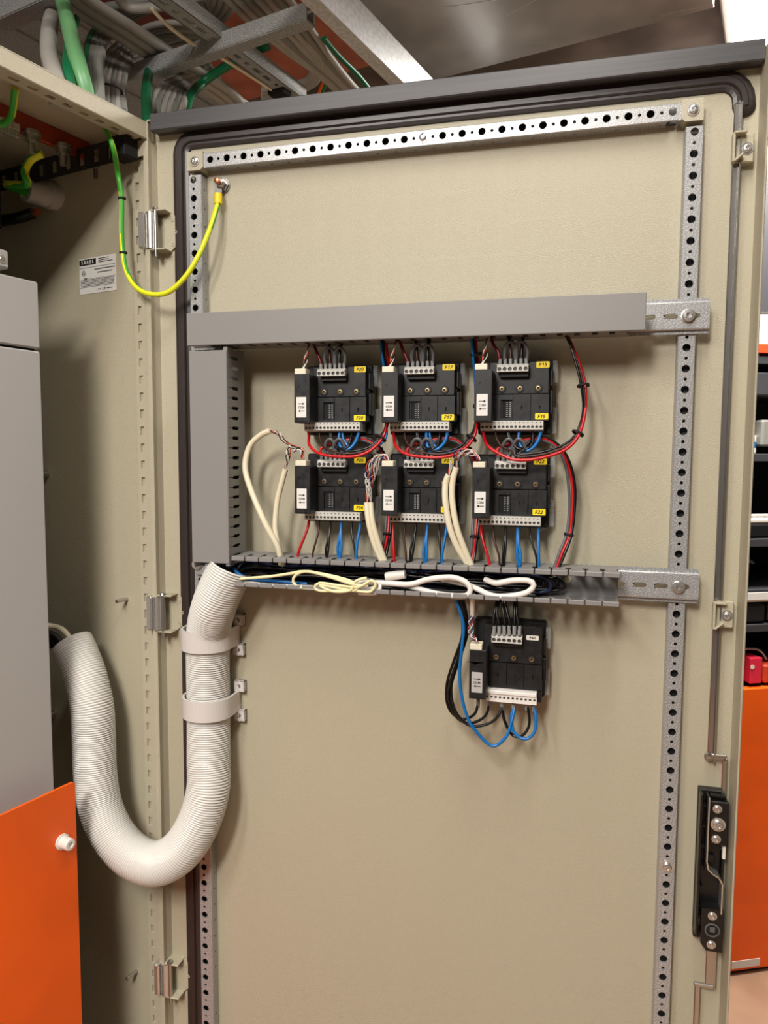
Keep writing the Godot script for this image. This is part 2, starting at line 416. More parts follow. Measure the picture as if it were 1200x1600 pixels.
# ---- the door
func screw_g(t: Transform3D, r: float) -> G:       # washer, dome and a cross of two grooves left standing as ridges' gaps; t's y axis points out
	var q := g().lathe([[r * 1.35, 0.0], [r * 1.35, r * 0.2], [r, r * 0.2], [r, r * 0.42], [r * 0.8, r * 0.62], [r * 0.55, r * 0.7], [r * 0.5, r * 0.4], [0.0, r * 0.35]], t, 18)
	for k in 4:
		q.box(t * Vector3(cos(k * PI / 2 + 0.4) * r * 0.3, r * 0.5, sin(k * PI / 2 + 0.4) * r * 0.3), Vector3(r * 0.3, r * 0.3, r * 0.3), t.basis * Basis(Vector3.UP, -k * PI / 2 - 0.4 + PI / 4))
	return q
func out(p: Vector3) -> Transform3D: return xf(p, Basis(Vector3.RIGHT, Vector3(0, 0, 1), Vector3(0, -1, 0)))       # y axis along w
func door() -> void:
	var D := thing("enclosure_door", "open beige steel enclosure door seen from inside with perforated rails", "door", V(300, -1880, -18))
	var S := 0.001
	var skin := g().box(V(302, -900, -19.5), Vector3(795, 1925, 3) * S)
	part(D, "panel", skin, M.beige)
	var ed := g()
	ed.box(V(-96, -905, -9), Vector3(1.6, 1930, 22) * S, Basis.IDENTITY, 0.0005)
	ed.box(V(698, -905, 2), Vector3(2.4, 1930, 44) * S, Basis.IDENTITY, 0.0009)
	ed.box(V(301, 61, -9), Vector3(794, 1.6, 22) * S)
	ed.box(V(301, -1868, -9), Vector3(794, 1.6, 22) * S)
	part(D, "edge_flange", ed, M.beige)
	var co := PackedVector2Array([Vector2(-18, 69), Vector2(2.5, 69), Vector2(4, 67.5), Vector2(4.5, 46.5), Vector2(3, 45), Vector2(-4, 44.5), Vector2(-5, 47), Vector2(-18, 47)])
	var cg := PackedVector2Array()
	for p in co: cg.append(p * S)
	part(D, "cornice", g().prism(cg, xf(V(303.5, 0, 0), Basis(Vector3(0, 0, 1), Vector3.UP, Vector3(-1, 0, 0))), -0.3925, 0.3925), M.cornice)
	# foam gasket: a flat bed with a raised ridge, running round the corners
	var gk := g()
	for q in [[13.0, 4.0], [5.0, 7.0]]:
		var hw: float = q[0]
		var hh: float = q[1]
		var path := []
		for v in [-1862.0, -1130.0]: path.append(Vector2(-53.5, v))
		for v in [-800.0, -450.0, -80.0, 10.0]: path.append(Vector2(-53.5, v))
		for i in 6: path.append(Vector2(-53.5 + 18 - 18 * cos(PI / 2 * i / 5), 18 + 18 * sin(PI / 2 * i / 5)))
		for u in [100.0, 400.0, 655.0]: path.append(Vector2(u, 36))
		for i in 6: path.append(Vector2(655 + 25 * sin(PI / 2 * i / 5), 11 + 25 * cos(PI / 2 * i / 5)))
		path.append(Vector2(680.5, 4))
		for i in path.size() - 1:
			var a: Vector2 = path[i]
			var b: Vector2 = path[i + 1]
			var na := (path[mini(i + 1, path.size() - 1)] - path[maxi(i - 1, 0)]).orthogonal().normalized() as Vector2
			var nb := (path[mini(i + 2, path.size() - 1)] - a).orthogonal().normalized() as Vector2
			var r := []
			for e in [[a, na], [b, nb]]:
				for k in [[-1.0, -18.0], [-0.92, -18 + hh * 0.7], [-0.6, -18 + hh], [0.6, -18 + hh], [0.92, -18 + hh * 0.7], [1.0, -18.0]]:
					var p: Vector2 = e[0] + e[1] * hw * k[0]
					r.append(V(p.x, p.y, k[1]))
			for k in 5: gk.face([r[k], r[k + 1], r[k + 7], r[k + 6]], Vector3(0, 0, 1) + Vector3(na.x, na.y, 0) * (k - 2) * 2.0)
	gk.lathe([[13.0 * S, 0.0], [12 * S, 3.0 * S], [6 * S, 5 * S], [0.0, 6.5 * S]], out(V(680.5, 5, -18)), 16, true)
	part(D, "gasket", gk, M.gasket)
	# perforated rails
	var rail := func(q: G, horizontal: bool, p0: float, p1: float, c: float, hc: float) -> void:       # p0..p1 along, c centre line of the face, hc centre line of the holes
		var n := int(round((p1 - p0) / 12.5))
		var t := xf(V(0, 0, 0), Basis.IDENTITY if horizontal else Basis(Vector3(0, -1, 0), Vector3(1, 0, 0), Vector3(0, 0, 1)))
		for i in n:
			var x := p0 + 12.5 * i
			var big := i % 2 == 0
			q.cell(t, x * S, (x + 12.5) * S, (c - 9) * S, (c + 9) * S, (x + 6.25) * S, hc * S, (4.7 if big else 2.0) * S, 1.0, "round", 0.0018, 16 if big else 10)
		for sd in [-1.0, 1.0]:
			var t2 := t * xf(Vector3(0, (c + sd * 10) * S, 0), Basis(Vector3(1, 0, 0), Vector3(0, 0, -1), Vector3(0, 1, 0)) if sd > 0 else Basis(Vector3(1, 0, 0), Vector3(0, 0, 1), Vector3(0, -1, 0)))
			for i in int(n / 2):
				var x := p0 + 25.0 * i
				var y0 := 1.0 if sd > 0 else -18.0
				q.cell(t2, x * S, (x + 25) * S, y0 * S, (y0 + 17) * S, (x + 18.75) * S, (y0 + 8.5) * S, 2.2 * S, 1.5 * S, "slot", 0.0018, 10)
			var s0 := t * Vector3(p0 * S, (c + sd * 9) * S, 0)
			var s1 := t * Vector3(p1 * S, (c + sd * 9) * S, 0)
			var s2 := t * Vector3(p1 * S, (c + sd * 10) * S, -0.001)
			var s3 := t * Vector3(p0 * S, (c + sd * 10) * S, -0.001)
			q.face([s0, s1, s2, s3], t.basis * Vector3(0, sd, 1))
	var q := g()
	rail.call(q, true, -6.25, 606.25, -0.5, 0.0)
	q.box(V(608, -0.5, -9), Vector3(4, 20, 18) * S).box(V(-8, -0.5, -9), Vector3(4, 20, 18) * S)
	part(part(D, "perforated_rail", q, M.zinc), "hole_shade_strip", g().box(V(300, -0.5, -14), Vector3(610, 17, 4) * S), M.steel_dark)  # dark strip added behind the punched holes, shade put in as colour
	# the upright rails run down from the corner blocks; t maps their own x to -v
	q = g()
	rail.call(q, false, 18.75, 1856.25, -24.0, -26.0)
	part(part(D, "perforated_rail", q, M.zinc), "hole_shade_strip", g().box(V(-24, -937, -14), Vector3(17, 1834, 4) * S), M.steel_dark)
	q = g()
	rail.call(q, false, 18.75, 1856.25, 624.8, 624.8)
	part(part(D, "perforated_rail", q, M.zinc), "hole_shade_strip", g().box(V(624.8, -937, -14), Vector3(17, 1834, 4) * S), M.steel_dark)
	for q2 in [[-22.0, 1.0], [621.5, -1.0]]:
		var cb := part(D, "corner_block", g().prism(PackedVector2Array([Vector2(-12, 12), Vector2(12, 12), Vector2(12, -8 if q2[1] < 0 else -10), Vector2(12, -13), Vector2(-8, -13), Vector2(-12, -9)] if q2[1] < 0 else [Vector2(-12, 12), Vector2(12, 12), Vector2(12, -9), Vector2(8, -13), Vector2(-12, -13)]), xf(V(q2[0], -0.5, 0), Basis.from_scale(Vector3.ONE * S)), -18, 2.5), M.beige)
		part(cb, "screw", screw_g(out(V(q2[0] + (0.5 if q2[1] < 0 else 0.0), -1.2, 2.5)), 5.2 * S), M.chrome)
	part(D, "rail_screw", screw_g(out(V(299.5, 0, 0)), 5.0 * S), M.chrome)
	part(D, "rail_screw", screw_g(out(V(624.8, -925.6, 0)), 5.6 * S), M.chrome)
	# hinges
	for hv in [-89.0, -642.0, -1216.0]:
		var hg := g().prism(PackedVector2Array([Vector2(-20, 22), Vector2(-6, 22), Vector2(4, 27), Vector2(12, 24), Vector2(17, 16), Vector2(17, -17), Vector2(5, -27), Vector2(-20, -24)]), xf(V(-77, hv, -18), Basis.from_scale(Vector3.ONE * S)), 0, 3.2)
		for p in [[9, 17], [14, 0], [9, -17]]:
			hg.lathe([[2.6 * S, 0.0], [2.6 * S, 0.9 * S], [1.6 * S, 0.9 * S], [1.6 * S, 0.2 * S], [0.0, 0.2 * S]], out(V(-77 + p[0], hv + p[1], -14.8)), 10)
		hg.box(V(-83, hv + 27, -8), Vector3(24, 2.6, 22) * S, Basis.IDENTITY, 0.0008)
		hg.box(V(-83, hv - 27, -8), Vector3(24, 2.6, 22) * S, Basis.IDENTITY, 0.0008)
		var hp := part(D, "hinge", hg, M.beige)
		var kg := g().box(V(-107, hv, -5), Vector3(9, 51, 22) * S, Basis.IDENTITY, 0.002)
		kg.lathe([[0.0, -25 * S], [8 * S, -25 * S], [8 * S, 25 * S], [0.0, 25 * S]], xf(V(-95, hv, -3)), 16, false)
		part(hp, "knuckle", kg, M.chrome)
		var pg := g().lathe([[0.0, -38 * S], [2.6 * S, -37 * S], [3.2 * S, -28 * S], [3.2 * S, 28 * S], [5 * S, 28.2 * S], [4 * S, 31 * S], [0.0, 32 * S]], xf(V(-86, hv, 0)), 12)
		part(hp, "pin", pg, M.steel)
	# lock rod, guides and lock
	var rg := g().box(V(671.5, -390, -8), Vector3(7, 790, 4) * S, Basis.IDENTITY, 0.0012)
	rg.box(V(675.5, -390, -6), Vector3(1.6, 790, 7) * S)
	rg.box(V(677.5, -779, -7), Vector3(26, 8, 4) * S, Basis.IDENTITY, 0.001)
	rg.lathe([[0.0, -4 * S], [3.5 * S, -3 * S], [3.5 * S, 5 * S], [0.0, 5.5 * S]], out(V(669, -777, -6)), 12)
	rg.box(V(688.5, -806, -7), Vector3(6, 54, 4) * S, Basis.IDENTITY, 0.001)
	rg.box(V(683, -1053, -8), Vector3(13, 62, 3) * S, Basis.IDENTITY, 0.001)
	rg.box(V(675, -1081, -7), Vector3(24, 5, 5) * S, Basis.IDENTITY, 0.001)
	rg.box(V(668, -1460, -8), Vector3(7, 760, 4) * S, Basis.IDENTITY, 0.0012)
	part(D, "lock_rod", rg, M.steel)
	for gv in [-47.0, -598.0]:
		var cg2 := g().box(V(681, gv, -11), Vector3(19, 33, 14) * S, Basis.IDENTITY, 0.0012)
		cg2.box(V(667.5, gv - 1, 0), Vector3(3, 33, 10) * S, Basis.IDENTITY, 0.0008)
		cg2.box(V(674, gv + 15, 1), Vector3(14, 3, 10) * S, Basis.IDENTITY, 0.0008)
		cg2.box(V(673, gv - 13, 1), Vector3(13, 2.6, 10) * S, Basis(Vector3(0, 0, 1), 0.7), 0.0008)
		var gp := part(D, "rod_guide", cg2, M.beige)
		part(gp, "screw", screw_g(out(V(683, gv - 1, -4)), 5.0 * S), M.chrome)
	var lk := thing_part(D, "lock_case", V(675, -925, -18))
	var lg := g().box(V(674, -920, -12), Vector3(28, 196, 12) * S, Basis.IDENTITY, 0.001)
	lg.box(V(661.5, -915, -2), Vector3(3, 185, 20) * S, Basis.IDENTITY, 0.0006)
	lg.box(V(668.5, -872, -2), Vector3(2, 96, 20) * S)
	lg.box(V(690, -930, -6), Vector3(2.5, 60, 10) * S)
	lg.box(V(676, -909, -4), Vector3(9, 10, 6) * S, Basis.IDENTITY, 0.001)
	for k in 6: lg.box(V(665, -840 - 26.0 * k, -4), Vector3(5, 1.4, 14) * S)
	part(lk, "body", lg, M.lockblack)
	part(lk, "upper_block", g().box(V(681.5, -857, -1), Vector3(21, 56, 22) * S, Basis.IDENTITY, 0.0012).box(V(681, -826, -4), Vector3(18, 3, 14) * S), M.lockblack)
	part(lk, "lower_block", g().prism(PackedVector2Array([Vector2(-13, 26), Vector2(12, 26), Vector2(12, -29), Vector2(-6, -29), Vector2(-13, -20)]), xf(V(679, -994, 0), Basis.from_scale(Vector3.ONE * S)), -18, 10), M.lockblack)
	for p in [[679.0, -838.0, 4.0, 10.0], [680.5, -857.5, 6.4, 10.0], [679.0, -876.5, 4.0, 10.0], [678.5, -976.5, 4.0, 10.0], [678.5, -1014.0, 4.0, 10.0], [667.5, -990.0, 2.6, -5.0], [667.5, -996.0, 2.6, -5.0]]:
		part(lk, "screw", screw_g(out(V(p[0], p[1], p[3])), p[2] * S), M.chrome)
	part(lk, "cylinder", g().lathe([[9 * S, 0.0], [9 * S, 1 * S], [7.4 * S, 1.4 * S], [7.2 * S, -1 * S], [0.0, -1 * S]], out(V(679, -995, 10)), 24).box(V(679, -994, 9.6), Vector3(6, 6, 3) * S), M.grey)
	var crank := g()
	var cp := [[669.5, -826.0], [669.5, -907.0], [671.5, -917.0], [677.0, -922.0], [684.0, -926.0], [688.5, -934.0], [688.5, -972.0]]
	for i in cp.size() - 1:
		var a := V(cp[i][0], cp[i][1], 2)
		var b := V(cp[i + 1][0], cp[i + 1][1], 2)
		var d := (b - a).normalized()
		crank.box((a + b) / 2, Vector3(0.0016, a.distance_to(b) + 0.0008, 0.018), Basis(Vector3(0, 0, 1).cross(d) * -1.0, d, Vector3(0, 0, 1)))
	part(lk, "crank_strip", crank, M.chrome)
	part(lk, "latch", g().box(V(690, -896, 2), Vector3(3.6, 17, 6) * S, Basis.IDENTITY, 0.0006), M.white)
	# earthing stud
	var st := g().lathe([[0.0, 24 * S], [3.6 * S, 23 * S], [3.6 * S, 0.0]], out(V(11, -30, -18)), 14)
	var stp := part(D, "earthing_stud", st, M.copper)
	part(stp, "nut", g().lathe([[0.0, 0.0], [10 * S, 0.0], [10 * S, 2 * S], [7 * S, 2 * S], [7 * S, 10 * S], [6 * S, 11 * S], [3.6 * S, 11 * S]], out(V(11, -30, -14)), 6).lathe([[10.5 * S, -4 * S], [10.5 * S, -1 * S], [3 * S, -1 * S]], out(V(11, -30, -14)), 18), M.steel)
func thing_part(o: Node3D, called: String, at: Vector3) -> Node3D:
	var n := Node3D.new()
	n.name = nm(o, called)
	o.add_child(n, true)
	n.position = gx(o).affine_inverse() * at
	return n
# ---- trunking and mounting rails
func mounting_rail(v: float, label: String) -> void:
	var S := 0.001
	var D := thing("mounting_rail", label, "mounting rail", V(300, v, 0), 0.0, "")
	var pr := PackedVector2Array()
	for p in [[1, 22], [2.5, 22], [2.5, 16], [8, 16], [8, -16], [2.5, -16], [2.5, -22], [1, -22], [1, -14.5], [6.5, -14.5], [6.5, 14.5], [1, 14.5]]: pr.append(Vector2(p[0], p[1]) * S)
	var q := g()
	# face with slots, then the folded edges
	for i in 27:
		var x := 648.0 - 25.0 * (i + 1)
		q.cell(xf(V(0, v, 8)), x * S, (x + 25) * S, -0.015, 0.015, (x + 6.5) * S, -0.0005, 0.0085, 0.0031, "slot", 0.0016, 16)
	for sd in [-1.0, 1.0]:
		var ep := PackedVector2Array()
		for p in [[8, 15], [7, 16.5], [3, 16.5], [3, 21], [1.5, 21], [1.5, 15], [6.4, 15]]: ep.append(Vector2(p[0], p[1] * sd) * S)
		q.prism(ep, xf(V(310.5, v, 0), Basis(Vector3(0, 0, 1), Vector3.UP, Vector3(-1, 0, 0))), -0.3375, 0.3375)
	part(D, "rail", q, M.zinc)
	for u in [624.3, -24.0]:
		var b := g().lathe([[8.6 * S, 0.0], [8.6 * S, 1.2 * S], [7.2 * S, 1.4 * S], [7.2 * S, 4.6 * S], [6.4 * S, 5.4 * S], [3.2 * S, 5.6 * S], [2.8 * S, 4.4 * S], [0.0, 4.2 * S]], out(V(u, v - 0.5, 8)), 12)
		for k in 4: b.box(V(u, v - 0.5, 13.4) + Vector3(cos(k * PI / 2 + 0.5), sin(k * PI / 2 + 0.5), 0) * 0.0035, Vector3(0.0022, 0.0022, 0.0012), Basis(Vector3(0, 0, 1), k * PI / 2 + 0.5 + PI / 4))
		part(D, "bolt", b, M.chrome)
func finger_mesh(pitch: float, depth: float) -> ArrayMesh:    # in its own axes: x along the trunking, y outwards (depth), z the wall's outer side
	var S := 0.001
	var h := pitch / 2
	var q := g()
	var o := PackedVector2Array()
	for p in [[-h, 0], [h, 0], [h, depth * 0.36], [h * 0.66, depth * 0.38], [h * 0.66, depth * 0.72], [h * 0.93, depth * 0.78], [h * 0.93, depth], [-h * 0.93, depth], [-h * 0.93, depth * 0.78], [-h * 0.66, depth * 0.72], [-h * 0.66, depth * 0.38], [-h, depth * 0.36]]: o.append(Vector2(p[0], p[1]) * S)
	q.prism(o, xf(Vector3.ZERO), -0.0015, 0.0)
	q.box(Vector3(0, (depth + 0.4) * S, -0.0028), Vector3(h * 1.86, 2.2, 6.0) * S, Basis.IDENTITY, 0.0008)
	return q.mesh()
func fingers(o: Node3D, mesh: Mesh, at: Vector3, along: Vector3, outw: Vector3, n: int, pitch: float) -> void:
	for i in n:
		share(o, "finger", mesh, M.duct, xf(at + along * (i + 0.5) * pitch * 0.001, Basis(along, outw, along.cross(outw))))
func trunking() -> void:
	var S := 0.001
	var W := Vector3(0, 0, 1)
	var f20 := finger_mesh(20.0, 50.0)
	var f13 := finger_mesh(13.3, 50.0)
	# upper
	var T := thing("cable_trunking", "long grey slotted trunking with its cover on, above the upper row of meters", "cable trunking", V(283, -241, 8))
	part(T, "base", g().box(V(283, -241, 9), Vector3(550, 40, 2) * S).box(V(283, -221.5, 34), Vector3(550, 1.5, 50) * S), M.duct)
	fingers(T, f20, V(17, -260.8, 9.5), Vector3.RIGHT, W, 27, 20.0)
	var lid := g().box(V(283.5, -241.3, 62), Vector3(577, 42, 1.8) * S, Basis.IDENTITY, 0.0006)
	lid.box(V(283.5, -220.8, 57.5), Vector3(577, 1.4, 9) * S).box(V(283.5, -261.8, 60), Vector3(577, 1.4, 4) * S)
	part(T, "cover", lid, M.duct)
	# upright
	T = thing("cable_trunking", "upright grey slotted trunking with its cover on, left of the meters", "cable trunking", V(25, -555, 8))
	part(T, "base", g().box(V(25, -415, 9), Vector3(53, 300, 2) * S).box(V(-1, -415, 34), Vector3(1.5, 290, 50) * S), M.duct)
	fingers(T, f13, V(52.2, -557, 9.5), Vector3.UP, W, 22, 13.3)
	lid = g().box(V(25, -411, 62), Vector3(54, 283, 1.8) * S, Basis.IDENTITY, 0.0006)
	lid.box(V(-1.6, -411, 57.5), Vector3(1.4, 283, 9) * S).box(V(51.6, -411, 60.5), Vector3(1.4, 283, 3) * S)
	part(T, "cover", lid, M.duct)
	# lower, open
	T = thing("cable_trunking", "open grey slotted trunking without a cover, full of dark wires", "cable trunking", V(283, -582, 8))
	part(T, "base", g().box(V(293, -562.5, 9.5), Vector3(522, 40, 2) * S), M.duct)
	fingers(T, f20, V(554, -542.5, 9.5), Vector3.LEFT, W, 25, 20.0)
	fingers(T, f20, V(54, -582.8, 9.5), Vector3.RIGHT, W, 25, 20.0)
	part(T, "rivet", g().lathe([[5 * S, 0.0], [5 * S, 1.5 * S], [3 * S, 3 * S], [0.0, 3.2 * S]], out(V(493, -561, 10)), 14), M.cream)
# ---- meters
func sticker(o: Node3D, text: String, u: float, v: float, w: float, sx: float, sy: float, m: Material) -> void:
	var S := 0.001
	part(o, "sticker", g().prism(rounded(sx * S, sy * S, 1.2 * S), xf(Vector3(u, v, w + 18) * S), 0.0, 0.0004), m, true)
	letters(o, text, xf(Vector3(u, v, w + 18.5) * S, Basis(Vector3(1, 0, 0), Vector3(0.22, 1, 0), Vector3(0, 0, 1)) if m == M.yellow else Basis.IDENTITY), sy * 0.56 * S, M.ink, "Droid Sans", true)
func meter(c: Vector2, top: String, bottom: String, label: String, plain := false) -> Node3D:
	var S := 0.001
	var D := thing("power_meter", label, "meter", V(c.x, c.y, -18), 0.0, "meters in two rows" if not plain else "")
	var B := func(x0: float, x1: float, y0: float, y1: float, z0: float, z1: float, ch := 0.8) -> G:
		return g().box(Vector3((x0 + x1) / 2, (y0 + y1) / 2, (z0 + z1) / 2 + 18) * S, Vector3(x1 - x0, y1 - y0, z1 - z0) * S, Basis.IDENTITY, ch * S)
	var o18 := Vector3(0, 0, 18) * S
	var up := 41.0 if plain else 33.0
	var dn := -57.0 if plain else -39.5
	part(D, "rear_case", B.call(-54.0, 38.5, -56.0, 37.0 if not plain else 42.0, -18.0, 6.0, 2.0), M.black2, true)
	var body: G = B.call(-38.0, 35.5, dn, up, 4.0, 25.0, 1.5)
	body.box(Vector3(-1.5, (up - 7) / 2, 26.3 + 18) * S, Vector3(73, up + 7 - 0.5, 3.4) * S, Basis.IDENTITY, 0.0008)
	body.box(Vector3(37, 14, 30) * S, Vector3(4, 22, 12) * S, Basis.IDENTITY, 0.001).box(Vector3(37.5, -16, 28) * S, Vector3(5, 30, 14) * S, Basis.IDENTITY, 0.001)
	if not plain:
		body.cell(xf(Vector3(0, 0, 28 + 18) * S), -0.038, -0.0085, -0.0395, -0.0073, -0.016, -0.025, 0.0072, 0.0115, "rect", 0.009)
		body.box(Vector3(-26, -23, 26.9 + 18) * S, Vector3(0.1, 0.1, 0.1) * S)
	part(D, "body", body, M.black, true)
	var covers := [[-7.6, 13.0], [13.8, 35.4]] if not plain else [[-30.0, -9.0], [-8.2, 12.6], [13.4, 35.4]]
	for q in covers:
		var mx: float = (q[0] + q[1]) / 2
		part(D, "cover", g().cell(xf(Vector3(0, 0, 28.2 + 18) * S), q[0] * S, q[1] * S, -0.0395, -0.0072, mx * S, -0.024, 0.0009, 0.0026, "rect", 0.003).box(Vector3(mx, -23.4, 18 + 24.5) * S, Vector3(q[1] - q[0] - 0.2, 32, 2) * S).box(Vector3(q[1] - 0.3, -26, 18 + 28.2) * S, Vector3(1.0, 6, 0.8) * S), M.black, true)
	if not plain:
		var pins := g()
		for k in 8:
			pins.box(Vector3(-11.6, -17.0 - 2.4 * k, 18 + 25.6) * S, Vector3(1.5, 1.3, 2) * S)
			pins.box(Vector3(-15.5, -17.0 - 2.4 * k, 18 + 25.3) * S, Vector3(2.4, 0.7, 1) * S)
		part(D, "pin_strip", pins, M.ferrule, true)
		part(D, "pin_header", B.call(-22.0, -13.4, -36.2, -13.8, 24.0, 25.3), M.void, true)
	for u in [-22.2, 0.0, 22.2]:
		var b := part(D, "boss", g().lathe([[5.4 * S, 0.0], [5.0 * S, 1.2 * S], [3.2 * S, 1.3 * S], [3.0 * S, -0.4 * S], [0.0, -0.4 * S]], out(Vector3(u, 0, 28.0 + 18) * S), 18), M.black2, true)
		part(b, "insert", g().lathe([[3.0 * S, 0.9 * S], [2.9 * S, 1.7 * S], [1.5 * S, 1.8 * S], [1.4 * S, -0.2 * S], [0.0, -0.2 * S]], out(Vector3(u, 0, 28.0 + 18) * S), 16), M.brass, true)
	# plug-in module with its white plug and printed plate
	var dv := -6.0 if plain else 0.0
	var mg: G = B.call(-52.6, -31.2, -41.7 + dv, 21.0 + dv, 4.0, 58.0, 1.0)
	var mt := xf(Vector3(0, 0, 59 + 18) * S)
	mg.cell(mt, -0.0522, -0.0316, 0.0, (20.6 + dv) * S, -0.0455, (4.0 + dv) * S, 0.0016, 0.0016, "round", 0.003)
	mg.box(Vector3(-41.9, -20.5 + dv / 2, 58.5 + 18) * S, Vector3(20.6, 41 - dv, 1.0) * S)
	mg.box(Vector3(-41.9, -39.2 + dv, 59 + 18) * S, Vector3(15, 1.0, 1.4) * S)
	var pm := part(D, "plug_in_module", mg, M.black, true)
	part(pm, "plug", B.call(-52.4, -37.4, 20.6 + dv, 28.0 + dv, 40.0, 57.0, 0.6), M.ivory, true)
	part(pm, "plate", g().prism(rounded(13.4 * S, 26 * S, 0.6 * S), xf(Vector3(-42.6, -21.6 + dv * 0.7, 59 + 18) * S), 0.0, 0.0005), M.paper if not plain else M.greybox, true)
	letters(pm, "COM", xf(Vector3(-42.4, -21.8 + dv * 0.7, 59.6 + 18) * S), 2.7 * S, M.ink, "Droid Sans", true)
	for sg in [1.0, -1.0]:
		var ar := g().box(Vector3(-42.4 - sg * 0.6, -21.8 + dv * 0.7 + sg * 4.6, 59.6 + 18) * S, Vector3(7.6, 0.8, 0.3) * S)
		ar.prism(PackedVector2Array([Vector2(4.4 * sg, 0) * S, Vector2(1.6 * sg, 1.5) * S, Vector2(1.6 * sg, -1.5) * S]), xf(Vector3(-42.4, -21.8 + dv * 0.7 + sg * 4.6, 59.6 + 18) * S), -0.00015, 0.00015)
		part(pm, "arrow", ar, M.ink, true)
	# terminal blocks: one cell for every screw
	var y0 := 19.5 if not plain else 22.0
	var y1 := 26.0 if not plain else 29.0
	var tg: G = B.call(-27.4, 10.6, y0, y1 + 3, 28.0, 38.0, 0.4)
	var heads := g()
	for k in 6:
		tg.cell(xf(Vector3(0, 0, 42 + 18) * S), (-27.4 + 6.33 * k) * S, (-27.4 + 6.33 * (k + 1)) * S, y0 * S, y1 * S, (-27.4 + 6.33 * (k + 0.5)) * S, (y0 + y1) / 2 * S, 0.0024, 0.0024, "round", 0.003)
		heads.lathe([[2.4 * S, -0.8 * S], [2.1 * S, -0.8 * S], [2.1 * S, 0.0], [1.7 * S, 0.5 * S], [0.5 * S, 0.5 * S], [0.0, 0.0]], out(Vector3(-27.4 + 6.33 * (k + 0.5), (y0 + y1) / 2, 39.5 + 18) * S), 12)
		tg.box(Vector3(-27.4 + 6.33 * k + 0.2, y1 + 1.5, 38.6 + 18) * S, Vector3(0.4, 3.2, 1.4) * S)
	for q in [[-27.4, -26.9], [10.1, 10.6]]: tg.box(Vector3((q[0] + q[1]) / 2, (y0 + y1) / 2, 40 + 18) * S, Vector3(q[1] - q[0], y1 - y0, 4) * S)
	tg.face([Vector3(-27.4, y1, 60) * S, Vector3(10.6, y1, 60) * S, Vector3(10.6, y1 + 3, 55) * S, Vector3(-27.4, y1 + 3, 55) * S], Vector3(0, 1, 1))
	tg.face([Vector3(-27.4, y0, 60) * S, Vector3(10.6, y0, 60) * S, Vector3(10.6, y0, 55) * S, Vector3(-27.4, y0, 55) * S], Vector3(0, -1, 0))
	part(D, "top_terminal_block", tg, M.term, true)
	part(D, "terminal_socket", B.call(-24.5, 10.8, y0 - 6, y0 + 3, 27.0, 35.0, 0.6), M.black2, true)
	var bg: G
	if plain:
		bg = B.call(-34.5, 30.0, -56.0, -41.0, 8.0, 34.0, 0.8)
		bg.box(Vector3(-2.2, -43.5, 36 + 18) * S, Vector3(64, 5, 6) * S, Basis.IDENTITY, 0.001)
		for k in 12: bg.cell(xf(Vector3(0, 0, 37 + 18) * S), (-34.5 + 5.37 * k) * S, (-34.5 + 5.37 * (k + 1)) * S, -0.056, -0.046, (-34.5 + 5.37 * (k + 0.5)) * S, -0.0502, 0.0017, 0.0017, "round", 0.004, 12)
		for k in 12: heads.box(Vector3(-34.5 + 5.37 * (k + 0.5), -50.2, 34.6 + 18) * S, Vector3(3.4, 3.4, 0.4) * S)
	else:
		bg = B.call(-46.9, 29.4, -52.0, -40.0, 8.0, 33.0, 0.6)
		for k in 15:
			var t := xf(Vector3(0, 0, 37 + 18) * S)
			bg.cell(t, (-46.9 + 5.09 * k) * S, (-46.9 + 5.09 * (k + 1)) * S, -0.0505, -0.0445, (-46.9 + 5.09 * (k + 0.5)) * S, -0.0474, 0.0018, 0.0018, "round", 0.003, 12)
			heads.lathe([[1.8 * S, -0.8 * S], [1.3 * S, -0.8 * S], [1.2 * S, 0.2 * S], [0.0, 0.0]], out(Vector3(-46.9 + 5.09 * (k + 0.5), -47.4, 35 + 18) * S), 10)
			heads.box(Vector3(-46.9 + 5.09 * (k + 0.4), -42.2, 35.4 + 18) * S, Vector3(1.8, 1.8, 0.2) * S)
			bg.cell(t, (-46.9 + 5.09 * k) * S, (-46.9 + 5.09 * (k + 1)) * S, -0.0445, -0.040, (-46.9 + 5.09 * (k + 0.4)) * S, -0.0422, 0.0008, 0.0008, "round", 0.003, 8)
			bg.box(Vector3(-46.9 + 5.09 * k + 0.15, -42.2, 37.1 + 18) * S, Vector3(0.3, 2.6, 0.3) * S)
		bg.face([Vector3(-46.9, -50.5, 55) * S, Vector3(29.4, -50.5, 55) * S, Vector3(29.4, -52, 50) * S, Vector3(-46.9, -52, 50) * S], Vector3(0, -1, 1))
		bg.face([Vector3(-46.9, -40, 55) * S, Vector3(29.4, -40, 55) * S, Vector3(29.4, -40, 50) * S, Vector3(-46.9, -40, 50) * S], Vector3(0, 1, 0))
		bg.face([Vector3(29.4, -40, 55) * S, Vector3(29.4, -50.5, 55) * S, Vector3(29.4, -52, 50) * S, Vector3(29.4, -40, 50) * S], Vector3(1, 0, 0))
	part(D, "screw_and_hole_shade", heads, M.screwdark, true).set_meta("kind", "stuff")  # screw heads plus dark hole floors that stand in for shade
	part(D, "bottom_terminal_block", bg, M.term if not plain else M.white, true)
	part(D, "clip", B.call(37.5, 44.5, 8.0, 36.0, -18.0, 4.0, 1.2), M.clear, true)
	part(D, "clip", g().box(Vector3(41.0, -38, 8) * S, Vector3(7, 34, 16) * S, Basis.IDENTITY, 0.0012), M.clear, true)
	part(D, "clip", g().box(Vector3(31, -57, 8) * S, Vector3(12, 5, 14) * S, Basis(Vector3(0, 0, 1), 0.6), 0.001), M.clear, true)
